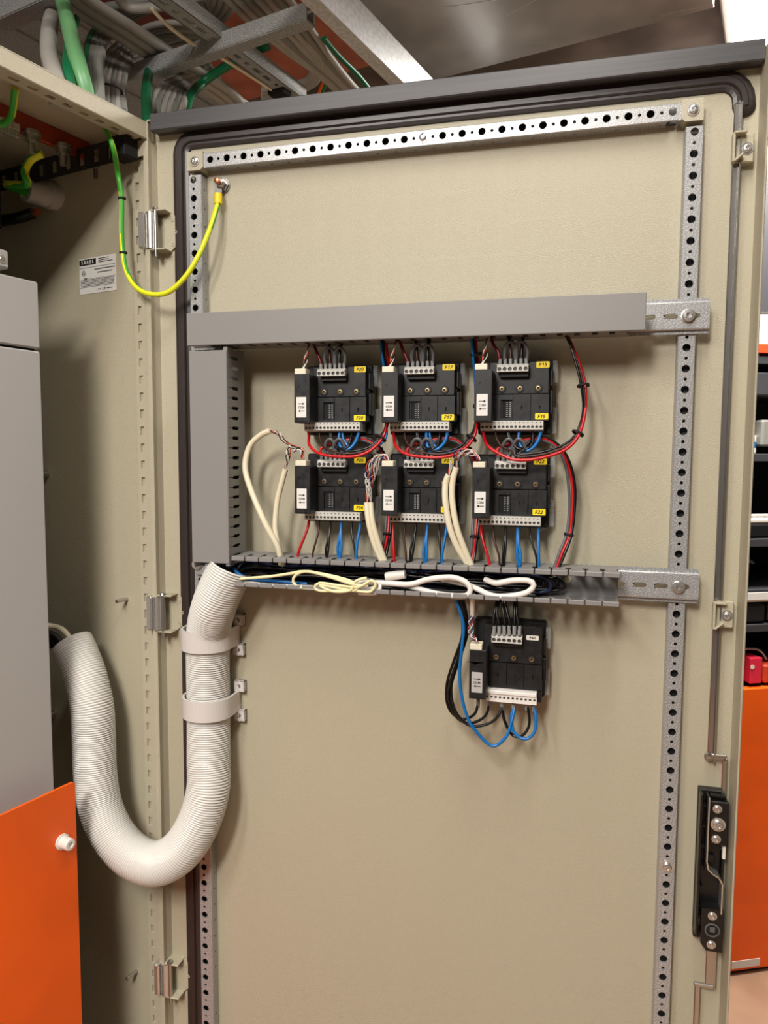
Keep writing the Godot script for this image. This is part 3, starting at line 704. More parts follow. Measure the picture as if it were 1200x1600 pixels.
	if plain: sticker(D, top, 22.8, 27.6, 28.1, 15.5, 6.0, M.white)
	else:
		sticker(D, top, 27.2, 28.4, 28.1, 15.8, 7.6, M.yellow)
		sticker(D, bottom, 27.0, -34.3, 28.4, 15.8, 7.6, M.yellow)
	return D
func wire(called: String, pts: Array, r: float, m: Material, label: String, group := "", k := 8) -> MeshInstance3D:
	return solo(called, g().tube(curve(pts), r * 0.001, k), m, label, "cable" if called.contains("cable") else "wire", group)
func tie(at: Vector3, along: Vector3, r: float, label: String) -> void:     # a black cable tie round a bundle, with its head
	var d := along.normalized()
	var x := d.cross(Vector3(0, 0, 1)).normalized()
	var b := Basis(x, d, x.cross(d))
	var q := g().lathe([[r, -0.0013], [r + 0.0011, -0.0012], [r + 0.0011, 0.0012], [r, 0.0013]], xf(at, b), 16)
	q.box(at + b * Vector3(r * 0.9, 0, -r * 0.3), Vector3(0.0042, 0.0036, 0.0044), b, 0.0007)
	solo("cable_tie", q, M.void, label, "cable tie")
func meters_and_wires() -> void:
	var info := [
		[Vector2(197.5, -323.2), "P20", "F20", "top row under the trunking, leftmost column"], [Vector2(314, -323.2), "P17", "F17", "top row, middle column"], [Vector2(430.3, -322.8), "P15", "F15", "top row, right column"],
		[Vector2(197.7, -441.2), "P26", "F26", "lower row, leftmost column"], [Vector2(314.3, -440.7), "P21", "F21", "lower row, middle column"], [Vector2(429.7, -441), "P22", "F22", "lower row, right column"]]
	for q in info:
		meter(q[0], q[1], q[2], "black rear of a panel meter with yellow %s and %s stickers" % [q[1], q[2]])
	meter(Vector2(429.3, -662.3), "P40", "", "black rear of a lone panel meter with white P40 sticker under the open trunking", true)
	for i in 6:
		var c: Vector2 = info[i][0]
		var tg: String = info[i][2]
		var upper := i < 3
		var col := i % 3
		var P := func(du: float, dv: float, w: float) -> Vector3: return V(c.x + du + rng.randf_range(-0.7, 0.7), c.y + dv, w)
		var X := func(k: int) -> float: return -46.9 + 5.09 * (k - 0.5)
		var Y := func(k: int) -> float: return -27.4 + 6.33 * (k - 0.5)
		var F := func(o: Node3D, k: int) -> void:
			part(o, "ferrule", g().lathe([[0.0, 0.026], [0.0021, 0.026], [0.0023, 0.036], [0.0, 0.036]], xf(V(c.x + Y.call(k), c.y, 34)), 10), M.ferrule, false, "grey sleeve on the wire's end")
		# grey links from terminal 2 over to 4 and from 4 over to 6
		for k in [2, 4]:
			var arch := wire("wire", [P.call(Y.call(k), 34, 34), P.call(Y.call(k) - 1.5, 44, 35), P.call(Y.call(k) + 2, 53, 37), P.call(Y.call(k) + 6.5, 56, 38), P.call(Y.call(k) + 11, 53, 37), P.call(Y.call(k) + 14, 44, 35), P.call(Y.call(k + 2), 34, 34)], 2.2, M.grey, "grey arched link wire over the %s top terminals of the %s meter" % ["left-hand" if k == 2 else "right-hand", tg])
			if k == 2: F.call(arch, 2)
			F.call(arch, k + 2)
		if upper:
			F.call(wire("wire", [P.call(Y.call(1), 34, 34), P.call(Y.call(1) - 3, 44, 34), P.call(Y.call(1) - 9, 55, 30), P.call(Y.call(1) - 13, 66, 28)], 2.0, M.darkred, "red wire rising from the first top terminal of the %s meter" % tg), 1)
			F.call(wire("wire", [P.call(Y.call(3), 34, 34), P.call(Y.call(3) - 1, 48, 33), P.call(Y.call(3) - 3, 66, 28)], 1.8, M.brown, "brown wire rising from the top terminals of the %s meter" % tg), 3)
			F.call(wire("wire", [P.call(Y.call(5), 34, 34), P.call(Y.call(5), 48, 33), P.call(Y.call(5) + 1, 66, 28)], 2.0, M.wblack, "black wire rising from the top terminals of the %s meter" % tg), 5)
			var ms := [M.pairwhite, M.pairorange, M.wblack, M.pairwhite]
			for k in 4:
				var pk := []
				for j in 8:
					var f := j / 7.0
					pk.append(P.call(lerpf(-46 + k * 1.2, -39, f) + 1.5 * sin(f * 11 + k * PI / 2), lerpf(27, 66, f), lerpf(49, 32, f) + 1.5 * cos(f * 11 + k * PI / 2)))
				wire("data_wire", pk, 0.65, ms[k], "thin %s data wire twisted with others up from the plug of the %s meter" % [["white", "orange", "black", "white"][k], tg], "twisted data wires of the %s meter" % tg, 6)
		# bottom terminals
		var bots := [[1, M.red, "red", 1.9], [4, M.brown, "brown", 1.4], [7, M.wblack, "black", 1.5], [10, M.blue, "blue", 1.9], [13, M.wblack, "black", 1.4], [15, M.blue, "blue", 2.0]]
		if upper:
			var runs := []
			for b in [[1, M.red, "red", 2.0, 0.0, 5.0], [4, M.brown, "brown", 1.3, 4.0, 0.0], [7, M.wblack, "black", 1.5, 7.0, -3.0]]:
				var x: float = X.call(b[0])
				var o: float = b[4]
				var w: float = b[5]
				var pts := [P.call(x, -50, 28), P.call(x + 1, -58 - o * 0.2, 30), P.call(x + 8, -71, 38 + w), P.call(x + 26 - o * 0.5, -82 + o, 46 + w)]
				if col < 2:
					pts.append_array([P.call(20, -85 + o, 48 + w), P.call(44, -79 + o, 44 + w), P.call(60 - o * 0.4, -64 + o, 38 + w), P.call(65 - o * 0.5, -46, 32 + w), P.call(65 - o * 0.4, -20, 16 - w), P.call(64 - o * 0.4, 20, 14 - w), P.call(62 - o * 0.4, 44, 26 - w), P.call(60 - o * 0.4, 66, 28 - w)])
				else:
					pts.append_array([P.call(0, -88 + o, 48 + w), P.call(30, -85 + o, 48 + w), P.call(57, -75 + o, 44 + w), P.call(72 - o * 0.4, -57 + o * 0.5, 40 + w), P.call(79 - o * 0.4, -28, 36), P.call(76 - o * 0.3 + w * 0.3, 2, 34 - w * 1.3), P.call(69 - o * 0.3 + w * 0.3, 28, 32 - w * 1.3), P.call(61 - o * 0.3, 50, 30 - w), P.call(54 - o * 0.3, 66, 28 - w * 0.6)])
				runs.append(pts)
				wire("wire", pts, b[3], b[1], "%s wire swooping from under the %s meter and up into the covered trunking" % [b[2], tg])
			for q in ([[6, "low on the loop"], [8, "halfway up the bundle"]] if col == 0 else ([[6, "low on the loop"], [8, "halfway up the bundle"], [10, "high on the bundle"]] if col == 1 else [[7, "low on the loop"], [9, "high on the bundle"]])): bundle_tie(runs, q[0], "black cable tie %s of wires right of the %s meter" % [q[1], tg])
			wire("wire", [P.call(X.call(7) + 1.5, -50, 28), P.call(X.call(7) + 3, -60, 31), P.call(X.call(7) + 9, -70, 37), P.call(3, -75, 40), P.call(14, -72, 40), P.call(X.call(13), -62, 35), P.call(X.call(13), -50, 28)], 1.3, M.wblack, "black looped link wire under the terminals of the %s meter" % tg)
			wire("wire", [P.call(X.call(10) - 1, -50, 28), P.call(X.call(10) - 1.5, -60, 31), P.call(X.call(10) + 1.5, -72, 36), P.call(8, -77, 39), P.call(17, -74, 39), P.call(24, -65, 35), P.call(X.call(15), -50, 28)], 2.1, M.blue, "thick blue looped link wire under the terminals of the %s meter" % tg)
			if col < 2: wire("wire", [P.call(X.call(10) + 1.5, -50, 28), P.call(X.call(10) + 4, -62, 31), P.call(X.call(10) + 10, -71, 33), P.call(16, -76, 34), P.call(30, -78, 26), P.call(46, -72, 20), P.call(58, -60, 14), P.call(60, -40, 14), P.call(59, 10, 18), P.call(57, 44, 30), P.call(55, 66, 32)], 1.7, M.blue, "blue wire leaving the terminals of the %s meter and climbing to the covered trunking" % tg)
		else:
			for b in bots:
				var k: int = b[0]
				var x: float = X.call(k)
				var sway: float = [0.0, -13.0, 0, 0, -7.0, 0, 0, -2.0, 0, 0, 0.0, 0, 0, 7.0, 0, -2.0][k] if col < 2 else [0.0, 12.0, 0, 0, 10.0, 0, 0, -1.0, 0, 0, 3.0, 0, 0, 10.0, 0, 2.0][k]
				if col == 1: sway = [0.0, 4.0, 0, 0, 5.0, 0, 0, -4.0, 0, 0, -1.0, 0, 0, 5.0, 0, -5.0][k]
				for n in (2 if k in [7, 10] else 1):
					var e := n * 2.6 - (1.3 if k in [7, 10] else 0.0)
					wire("wire", [P.call(x, -50, 28), P.call(x, -60, 29), P.call(x + sway * 0.3 + e * 0.7, -74, 33), P.call(x + sway * 0.8 + e * 1.5, -90, 36), P.call(x + sway + e * 0.6, -103, 36), P.call(x + sway + e, -112, 34)], b[3], b[1], "%s wire dropping from %s terminals of the %s meter into the open trunking" % [b[2], {1: "the first", 4: "the left-hand", 7: "the centre-left", 10: "the centre", 13: "the right-hand", 15: "the last"}[k], tg], "paired %s wires below the %s meter" % [b[2], tg] if k in [7, 10] else "")
			var runs := []
			for b in [[1, M.red, "red", 2.0, 0.0], [3, M.grey, "grey", 2.0, -3.5], [5, M.wblack, "black", 2.0, 3.0]]:
				var y: float = Y.call(b[0])
				var o: float = b[4]
				var pts := [P.call(y, 34, 34), P.call(y - 1, 42, 34), P.call(y + 10, 49 + o * 0.3, 30), P.call(20, 57 + o * 0.5, 24), P.call(38, 54 + o * 0.6, 20), P.call(52 + o * 0.5, 42 + o * 0.5, 18)]
				if col < 2: pts.append_array([P.call(60 + o, 24, 12), P.call(62 + o, 0, 4 - o * 0.3), P.call(62 + o, -40, 6), P.call(62 + o, -70, 16), P.call(61 + o, -90, 28), P.call(58 + o, -112, 34)])
				else: pts.append_array([P.call(61 + o, 22, 18), P.call(66 + o, -5, 18), P.call(67 + o, -35, 20), P.call(64 + o, -62, 24), P.call(56 + o, -86, 30), P.call(47 + o * 0.6, -112, 34)])
				runs.append(pts)
				F.call(wire("wire", pts, b[3], b[1], "%s wire from the %s meter's top bending down its right side to the trunking" % [b[2], tg]), b[0])
			for q in [[5, "under the red loop"], [9, "low on the bundle"]]: bundle_tie(runs, q[0], "black cable tie %s right of the %s meter" % [q[1], tg])
	# the three pairs of cream data cables with the loose wires at their ends
	var cabs := [
		[[[439, 882, 34], [434, 855, 40], [413, 815, 44], [392, 765, 40], [383, 730, 36], [390, 698, 34], [407, 680, 36], [423, 673, 40]], 4.0, "cream data cable bowing left in a wide curve beside the F26 meter", [[423, 673, 40], [435, 678, 44], [447, 690, 46], [460, 699, 50], [471, 704, 52], [472, 716, 54]], "bowing left beside the F26 meter"],
		[[[443, 884, 32], [436, 858, 36], [430, 825, 36], [433, 785, 36], [440, 755, 38], [446, 733, 40]], 3.8, "cream data cable rising straight beside the F26 meter", [[446, 733, 40], [449, 718, 44], [452, 705, 46], [464, 702, 50], [472, 703, 52], [473, 716, 54]], "rising straight beside the F26 meter"],
		[[[600, 884, 36], [585, 850, 40], [576, 815, 42], [573, 785, 40]], 3.9, "outer cream data cable between the F26 and F21 meters", [[573, 785, 40], [575, 765, 42], [574, 745, 44], [577, 728, 48], [588, 716, 52], [602, 712, 56], [606, 720, 54]], "left of its twin between F26 and F21"],
		[[[604, 884, 34], [592, 850, 38], [582, 815, 40], [579, 785, 38]], 3.8, "inner cream data cable between the F26 and F21 meters", [[579, 785, 38], [578, 762, 42], [583, 742, 46], [589, 727, 50], [598, 716, 54], [607, 720, 55]], "right of its twin between F26 and F21"],
		[[[735, 888, 36], [716, 858, 42], [703, 825, 46], [696, 785, 46], [696, 755, 44], [701, 742, 44]], 3.9, "outer cream data cable curving between the F21 and F22 meters", [[701, 742, 44], [706, 725, 46], [711, 712, 50], [722, 705, 54], [738, 706, 57], [746, 718, 56]], "left of its twin between F21 and F22"],
		[[[739, 888, 34], [726, 858, 38], [714, 825, 42], [707, 785, 43], [707, 755, 43], [713, 730, 44]], 3.9, "inner cream data cable curving between the F21 and F22 meters", [[713, 730, 44], [714, 720, 46], [719, 709, 50], [732, 708, 55], [744, 712, 57], [749, 719, 56]], "right of its twin between F21 and F22"]]
	var ms2 := [["white", M.pairwhite], ["orange", M.pairorange], ["blue", M.pairblue], ["white", M.pairwhite], ["pale", M.pairwhite]]
	for q in cabs:
		var p := []
		for a in q[0]: p.append(pw(a[0], a[1], a[2]))
		wire("data_cable", p, q[1], M.cream, q[2], "", 12)
		var core := []
		for a in q[3]: core.append(pw(a[0], a[1], a[2]))
		var line := curve(core, 0.003)
		var first := String(q[2]).begins_with("cream data")
		for k in 5:
			var pk := []
			for j in line.size():
				var f := float(j) / (line.size() - 1)
				pk.append(line[j] + Vector3(cos(f * 13 + k * TAU / 5), sin(f * 9 + k * 1.7), sin(f * 13 + k * TAU / 5)) * 0.0022 * (0.4 + sin(f * PI)))
			var mm = ms2[k] if not (first and k in [2, 4]) else ["black", M.wblack]
			wire("data_wire", pk, 0.62, mm[1], "thin %s core ending the cable %s" % [mm[0], q[4]], "loose cores at the end of the cable %s" % q[4], 6)
func bundle_tie(runs: Array, k: int, label: String) -> void:
	var m := Vector3.ZERO
	for p in runs: m += p[k] / runs.size()
	var r := 0.0
	for p in runs: r = maxf(r, m.distance_to(p[k]))
	tie(m, runs[0][k + 1] - runs[0][k - 1], clampf(r + 0.0016, 0.003, 0.0062), label)
func open_trunking_contents() -> void:
	# dark wires lying along the open trunking; some turn back in loops at its right end
	for i in 16:
		var v0 := -548.0 - 2.1 * i
		var w0 := 18.0 + 4.7 * (i % 4)
		var end := 430.0 + 8.5 * (i % 6)
		var p := []
		for j in 9:
			var f := j / 8.0
			p.append(V(lerpf(62, end, f), v0 + (2.5 if j > 0 and j < 8 else 0.0) * sin(j * 1.7 + i), w0 + 2.5 * cos(j * 1.3 + i)))
		if i < 7:
			var back := -578.0 + 0.6 * i
			p.append_array([V(end + 14, lerpf(v0, back, 0.25), w0), V(end + 18, lerpf(v0, back, 0.6), w0 + 2), V(end + 10, back + 2, w0), V(end - 14, back, w0), V(end - 70, back + 3, w0 - 4)])
		p.insert(0, V(46, v0 - 16 - i * 0.7, w0 + 4))
		p.insert(0, V(30, v0 - 30 - i * 0.7, 24 + (i % 4) * 3.0))
		var dark := i % 5 != 3
		wire("wire", p, 2.1, M.wblack if dark else M.navy, "%s wire lying along the open trunking" % ("black" if dark else "dark blue"), "%s wires filling the open trunking" % ("black" if dark else "dark blue"), 8)
	for q in [[[[348, 885, 30], [358, 905, 40], [366, 925, 44], [372, 935, 40]], "short bright blue wire beside the mouth of the hose"], [[[362, 884, 40], [372, 896, 44], [395, 906, 46], [430, 908, 44], [480, 912, 40]], "blue wire curving out of the hose into the open trunking"]]:
		var p := []
		for a in q[0]: p.append(pw(a[0], a[1], a[2]))
		wire("wire", p, 2.3, M.blue, q[1])
	var jobs := [
		["data_cable", M.white, 3.6, [[560, 909, 46], [600, 911, 54], [640, 913, 56], [670, 905, 57], [705, 902, 57], [727, 909, 57], [735, 920, 57], [730, 930, 57], [710, 931, 57], [680, 927, 56], [640, 916, 50], [610, 908, 40]], "thick white cable looping flat in the open trunking left of the P40 meter"],
		["data_cable", M.white, 3.6, [[690, 905, 42], [725, 912, 46], [745, 920, 52], [770, 931, 57], [800, 931, 57], [825, 925, 57], [834, 914, 57], [825, 907, 57], [800, 907, 57], [775, 911, 54], [758, 905, 46]], "thick white cable looping flat in the open trunking above the P40 meter"],
		["data_cable", M.white, 3.0, [[366, 915, 40], [385, 911, 48], [420, 915, 50], [470, 917, 48], [540, 921, 50], [580, 920, 52], [594, 914, 54], [588, 926, 55], [560, 926, 54]], "white cable running along the bottom of the open trunking from the hose"],
		["cord", M.coil, 2.0, [[358, 911, 52], [372, 905, 56], [420, 901, 56], [455, 896, 57], [475, 893, 58], [510, 898, 59], [545, 907, 60], [557, 915, 61], [556, 922, 61], [530, 923, 60], [500, 923, 60], [492, 918, 60], [500, 911, 60], [530, 915, 60], [560, 917, 62], [580, 907, 62], [587, 913, 62], [580, 924, 61], [563, 924, 60], [535, 920, 60], [500, 914, 60], [520, 924, 61], [548, 922, 62], [556, 908, 62], [573, 903, 62]], "thin pale yellow cord bunched into loops in the open trunking"],
		["cord", M.coil, 2.0, [[505, 921, 59], [470, 918, 59], [458, 909, 58], [463, 898, 58], [482, 893, 60], [520, 903, 61], [552, 913, 62], [575, 915, 60]], "thin pale yellow cord making one wide loop at the left of the bunch"],
		["data_cable", M.white, 3.2, [[738, 928, 50], [738, 945, 40], [738, 962, 32]], "short white cable dropping out of the open trunking to the P40 meter"]]
	for q in jobs:
		var p := []
		for a in q[3]: p.append(pw(a[0], a[1], a[2]))
		wire(q[0], p, q[2], q[1], q[4], "", 10)
	var tp := V(305, -562, 48)
	solo("cable_marker", g().lathe([[0.0, -0.013], [0.0056, -0.013], [0.0060, 0.0], [0.0056, 0.013], [0.0, 0.013]], xf(pw(618, 899, 52), Basis(Vector3(0, 0, 1), 1.75)), 14), M.white, "white tape wrapped round a wire under the fingers of the open trunking", "cable marker")
	# wires of the lone meter
	var lone := [
		["wire", M.wblack, 1.9, [[716, 938, 34], [722, 965, 30], [722, 995, 30], [710, 1030, 26], [699, 1065, 24], [698, 1095, 24], [707, 1115, 24], [725, 1124, 26], [742, 1115, 28], [747, 1099, 26]], "black wire of the P40 meter ending at its first bottom terminal"],
		["wire", M.wblack, 1.9, [[720, 938, 38], [726, 965, 34], [727, 990, 32], [715, 1030, 30], [703, 1068, 28], [702, 1095, 28], [715, 1122, 29], [735, 1130, 30], [757, 1120, 30], [765, 1100, 26]], "black wire of the P40 meter ending at its second bottom terminal"],
		["wire", M.wblack, 1.9, [[724, 938, 30], [730, 968, 26], [729, 995, 26], [716, 1035, 24], [705, 1075, 26], [712, 1112, 32], [735, 1134, 34], [765, 1130, 34], [780, 1116, 32], [784, 1102, 28]], "black wire of the P40 meter ending at its third bottom terminal"],
		["wire", M.blue, 2.1, [[713, 938, 40], [724, 975, 40], [722, 1010, 38], [718, 1055, 38], [724, 1100, 40], [738, 1135, 42], [768, 1165, 42], [790, 1152, 40], [800, 1125, 34], [804, 1106, 28]], "blue wire swinging low under the P40 meter to its middle terminal"],
		["wire", M.blue, 2.1, [[802, 1106, 28], [799, 1122, 32], [803, 1144, 36], [820, 1155, 38], [835, 1144, 36], [837, 1120, 32], [834, 1104, 28]], "blue link wire looping under the right end of the P40 meter"],
		["wire", M.wblack, 1.9, [[785, 1104, 26], [788, 1125, 28], [800, 1148, 30], [815, 1150, 32], [826, 1136, 30], [827, 1118, 28], [823, 1102, 26]], "black link wire looping under the right end of the P40 meter"]]
	for k in 6: lone.append(["wire", M.wblack, 1.9, [[[777, 782, 785, 788, 804, 808][k], 936, 30], [[773, 776, 786, 792, 804, 807][k], 955, 36], [[771, 780, 789, 797, 804, 810][k], 975, 40], [772 + 7.9 * k, 990, 40]], "black wire dropping from the open trunking to top terminal %s of the P40 meter" % ["one", "two", "three", "four", "five", "six"][k]])
	for q in lone:
		var p := []
		for a in q[3]: p.append(pw(a[0], a[1], a[2]))
		var o := wire(q[0], p, q[2], q[1], q[4])
		var ends := [p[-1]] if q[4].contains("ending") else ([p[0], p[-1]] if q[4].contains("link") else [])
		if q[4].contains("top terminal") and not q[4].contains("its"): part(o, "ferrule", g().lathe([[0.0, 0.0], [0.0023, 0.0], [0.0026, 0.012], [0.0, 0.012]], xf(p[-1] + Vector3(0, -0.002, 0)), 10), M.ferrule, false, "grey sleeve on the wire's end")
		for e in ends: part(o, "ferrule", g().lathe([[0.0, -0.006], [0.0021, -0.006], [0.0026, 0.005], [0.0, 0.005]], xf(e), 10), M.ferrule, false, "grey sleeve on the wire's end")
	var line := curve([pw(738, 960, 34), pw(735, 975, 40), pw(736, 990, 46), pw(742, 998, 54), pw(746, 1003, 57)], 0.003)
	for k in 5:
		var pk := []
		for j in line.size():
			var f := float(j) / (line.size() - 1)
			pk.append(line[j] + Vector3(cos(f * 12 + k * TAU / 5), 0, sin(f * 12 + k * TAU / 5)) * 0.0025 * (0.3 + sin(f * PI)))
		wire("data_wire", pk, 0.62, [M.pairwhite, M.pairblue, M.pairwhite, M.pairorange, M.pairblue][k], "thin %s data wire running into the plug of the P40 meter" % ["white", "blue", "white", "orange", "blue"][k], "loose data wires of the P40 meter", 6)
func hose() -> void:
	var pts := []
	for a in [[361, 884, 40], [352, 905, 40], [335, 945, 36], [326, 985, 20], [325, 1040, 14], [326, 1110, 14], [326, 1180, 20], [325, 1235, 28], [309, 1288, 34], [281, 1330, 40], [245, 1349, 44], [209, 1338, 44], [178, 1306, 42], [157, 1260, 38], [149, 1210, 34], [147, 1160, 30], [144, 1105, 27], [134, 1060, 22], [120, 1022, 16], [112, 1005, 12]]: pts.append(pw(a[0], a[1], a[2]))
	var p := curve(pts, 0.0009)
	# a fine round rib every 3.3 mm
	var q := g()
	var total := 0.0
	for i in p.size() - 1: total += p[i].distance_to(p[i + 1])
	var k := 40
	var x := Vector3(1, 0, 0.2)
	var prev := []
	var s := 0.0
	var i := 0
	var step := 0.0033 / 4.0
	var n := int(total / step)
	for m in n:
		var want := m * step
		while i < p.size() - 2 and s + p[i].distance_to(p[i + 1]) < want:
			s += p[i].distance_to(p[i + 1])
			i += 1
		var c: Vector3 = p[i].lerp(p[i + 1], clampf((want - s) / maxf(p[i].distance_to(p[i + 1]), 1e-9), 0, 1))
		var t := (p[mini(i + 8, p.size() - 1)] - p[maxi(i - 8, 0)]).normalized()
		x = (x - t * x.dot(t)).normalized()
		var y := t.cross(x)
		var ph := m % 4
		var r: float = [0.0286, 0.0306, 0.0311, 0.0306][ph]
		var tilt: float = [0.0, -0.9, 0.0, 0.9][ph]
		var row := []
		for j in k:
			var d := x * cos(TAU * j / k) + y * sin(TAU * j / k)
			row.append([c + d * r, (d + t * tilt).normalized()])
		if m > 0:
			for j in k:
				var a = prev[j]
				var b = prev[(j + 1) % k]
				var e = row[(j + 1) % k]
				var f = row[j]
				q.tri(a[0], b[0], e[0], a[1], b[1], e[1])
				q.tri(a[0], e[0], f[0], a[1], e[1], f[1])
		prev = row
	solo("corrugated_hose", q, M.hose, "thick white corrugated cable hose hanging in a U between enclosure and door", "hose")
	for h in [[320, 1006, "upper"], [322, 1114, "lower"]]:
		var c := pw(h[0], h[1], 48)
		var y := c.y * 1000.0 - 2000.0
		var cx := pw(h[0] + 3, h[1], 16).x * 1000.0
		var C := thing("hose_clamp", "white plastic clamp holding the hose to the door, the %s of the two" % h[2], "clamp", V(cx, y, -18))
		var o := PackedVector2Array()
		var inn := PackedVector2Array()
		for j in 25:
			var a := PI * j / 24
			o.append(Vector2(36.5 * cos(a), -(15 + 36.5 * sin(a))) * 0.001)
			inn.append(Vector2(33.0 * cos(a), -(15 + 33 * sin(a))) * 0.001)
		var ring := PackedVector2Array([Vector2(36.5, 16) * 0.001])
		ring.append_array(o)
		ring.append_array(PackedVector2Array([Vector2(-36.5, 16) * 0.001, Vector2(-33, 16) * 0.001]))
		inn.reverse()
		ring.append_array(inn)
		ring.append(Vector2(33.0, 16) * 0.001)
		part(C, "band", g().prism(ring, xf(V(cx, y, 0), Basis(Vector3(1, 0, 0), Vector3(0, 0, -1), Vector3(0, 1, 0))), -0.0145, 0.0145), M.clamp)
		for sv in [1.0, -1.0]:
			for su in [1.0]:
				var t := g().cell(xf(V(cx + su * 37, y + sv * 22, -9)), -0.0085, 0.0085, -0.0085, 0.0085, 0, 0, 0.0026, 0.0032, "slot", 0.006)
				t.box(V(cx + su * 37, y + sv * 22, -16.5), Vector3(0.017, 0.017, 0.003)).box(V(cx + su * 37 + 8, y + sv * 22, -13), Vector3(0.001, 0.017, 0.008)).box(V(cx + su * 37 - 8, y + sv * 22, -13), Vector3(0.001, 0.017, 0.008)).box(V(cx + su * 37, y + sv * 22 + 8, -13), Vector3(0.017, 0.001, 0.008)).box(V(cx + su * 37, y + sv * 22 - 8, -13), Vector3(0.017, 0.001, 0.008))
				t.box(V(cx + su * 34, y + sv * 15, -12), Vector3(0.006, 0.016, 0.008))
				part(C, "lug", t, M.clamp)
# ---- the enclosure that the door belongs to; x to the right out of the opening, z along the opening from the hinge
func enclosure() -> void:
	var S := 0.001
	var D := thing("electrical_enclosure", "tall beige steel enclosure with square-punched frame, open towards the door", "enclosure", E(300, -1930, 400), TURN)
	var B := func(b0: float, b1: float, y0: float, y1: float, a0: float, a1: float, ch := 0.0) -> G:
		return g().box(E((b0 + b1) / 2, (y0 + y1) / 2, (a0 + a1) / 2), Vector3(b1 - b0, y1 - y0, a1 - a0) * S, eb(), ch * S)
	part(D, "side_panel", B.call(5, 620, -1930, 58, -11, -9), M.beige)
	part(D, "far_side_panel", B.call(0, 620, -1930, 58, 800, 802), M.beige)
	part(D, "rear_panel", B.call(618, 620, -1930, 58, -9, 800), M.beige)
	part(D, "bottom_panel", B.call(0, 620, -1930, -1928, -9, 800), M.beige)
	part(D, "roof", B.call(6, 620, 56, 58, -9, 800), M.beige)
	# frame: fascia of the head, jamb, and the two punched flanges
	var fr: G = B.call(-1, 5, 36.3, 59.5, -14, 802, 1.2)
	fr.box(E(16, 58.6, 394), Vector3(0.034, 0.0018, 0.816), eb())
	fr.box(E(3, -940, -12), Vector3(0.008, 1.95, 0.026), eb(), 0.0012)
	fr.box(E(4, -940, 788), Vector3(0.010, 1.95, 0.026), eb(), 0.0012)
	var t := xf(E(0, 0, -6.2), eb())
	for k in 76:
		var y := 15.2 - 25.0 * k
		fr.cell(t, -37 * S, -5 * S, (y - 25) * S, y * S, -27.0 * S, (y - 12.5) * S, 3.7 * S, 6.2 * S, "rect", 0.0025)
	fr.box(E(21, 26, 0), Vector3(0.032, 0.022, 0.0024), eb())
	var t2 := xf(E(0, 36.3, 0), eb() * Basis(Vector3(1, 0, 0), Vector3(0, 0, 1), Vector3(0, -1, 0)))
	for k in 31:
		var z := 8.0 + 25.0 * k
		fr.cell(t2, -24 * S, -0.5 * S, z * S, (z + 25) * S, -12.5 * S, (z + 12.5) * S, 3.6 * S, 6.2 * S, "rect", 0.0025)
	part(D, "frame", fr, M.cream_coat)
	for q in [[199.0, 936.0], [214.0, 1517.0]]:
		var p := ps(q[0], q[1], -9.0)
		part(D, "pin", g().lathe([[0.0, 0.022], [0.0028, 0.021], [0.0028, 0.0]], xf(p, Basis(EN, ED, -Vector3.UP)), 10), M.steel)
	for q in [[74.0, 740.0], [85.0, 1115.0]]:
		var p := ps(q[0], q[1], -9.0)
		part(D, "bolt", g().lathe([[0.0, 0.022], [0.003, 0.021], [0.003, 0.008], [0.0065, 0.008], [0.0065, 0.0]], xf(p, Basis(EN, ED, -Vector3.UP)), 8), M.steel)
	# rating plate on the side wall
	var lb := thing("rating_label", "white printed rating label on the enclosure's inner side wall", "label", E(116, -136, -9), TURN)
	part(lb, "sheet", g().box(Vector3(0, 0, 0.0004), Vector3(0.079, 0.053, 0.0006)), M.paper, true)
	part(lb, "print", g().box(Vector3(-0.0205, 0.0205, 0.0008), Vector3(0.036, 0.0086, 0.0004)), M.ink, true)
	letters(lb, "S A R E L", xf(Vector3(-0.0205, 0.0205, 0.0011)), 0.0050, M.paper, "Droid Sans", true)
	letters(lb, "CE", xf(Vector3(0.0135, -0.0215, 0.0008)), 0.0042, M.ink, "Droid Sans", true)
	letters(lb, "UL", xf(Vector3(-0.030, 0.0045, 0.0008)), 0.0040, M.ink, "Droid Sans", true)
	var pr := g()
	pr.lathe([[0.0042, 0.0006], [0.0042, 0.0009], [0.0036, 0.0009], [0.0036, 0.0006]], xf(Vector3(-0.030, 0.0045, 0), Basis(Vector3.RIGHT, Vector3(0, 0, 1), Vector3(0, -1, 0))), 20)
	for k in 3: pr.box(Vector3(0.014 + (1.0 if k == 2 else 0.0) * 0.004, 0.0235 - 0.0026 * k, 0.0008), Vector3(0.022 if k < 2 else 0.030, 0.0009, 0.0004))
	pr.box(Vector3(0.0, 0.0125, 0.0008), Vector3(0.077, 0.0004, 0.0004)).box(Vector3(0.0, -0.0165, 0.0008), Vector3(0.077, 0.0004, 0.0004)).box(Vector3(0.0, -0.0045, 0.0008), Vector3(0.077, 0.0003, 0.0004))
	for k in 2: pr.box(Vector3(0.016, 0.0085 - 0.005 * k, 0.0008), Vector3(0.044 - 0.012 * k, 0.0011, 0.0004))
	for k in 5:
		var x := -0.037
		while x < 0.034:
			var wd := rng.randf_range(0.002, 0.006)
			pr.box(Vector3(x + wd / 2, -0.0062 - 0.0021 * k, 0.0008), Vector3(wd, 0.0008, 0.0004))
			x += wd + 0.0009
	pr.box(Vector3(-0.026, -0.0035, 0.0008), Vector3(0.007, 0.001, 0.0004)).box(Vector3(0.0035, -0.0215, 0.0008), Vector3(0.007, 0.0012, 0.0004)).box(Vector3(0.026, -0.0215, 0.0008), Vector3(0.012, 0.0011, 0.0004))
	part(lb, "small_print", pr, M.ink, true)
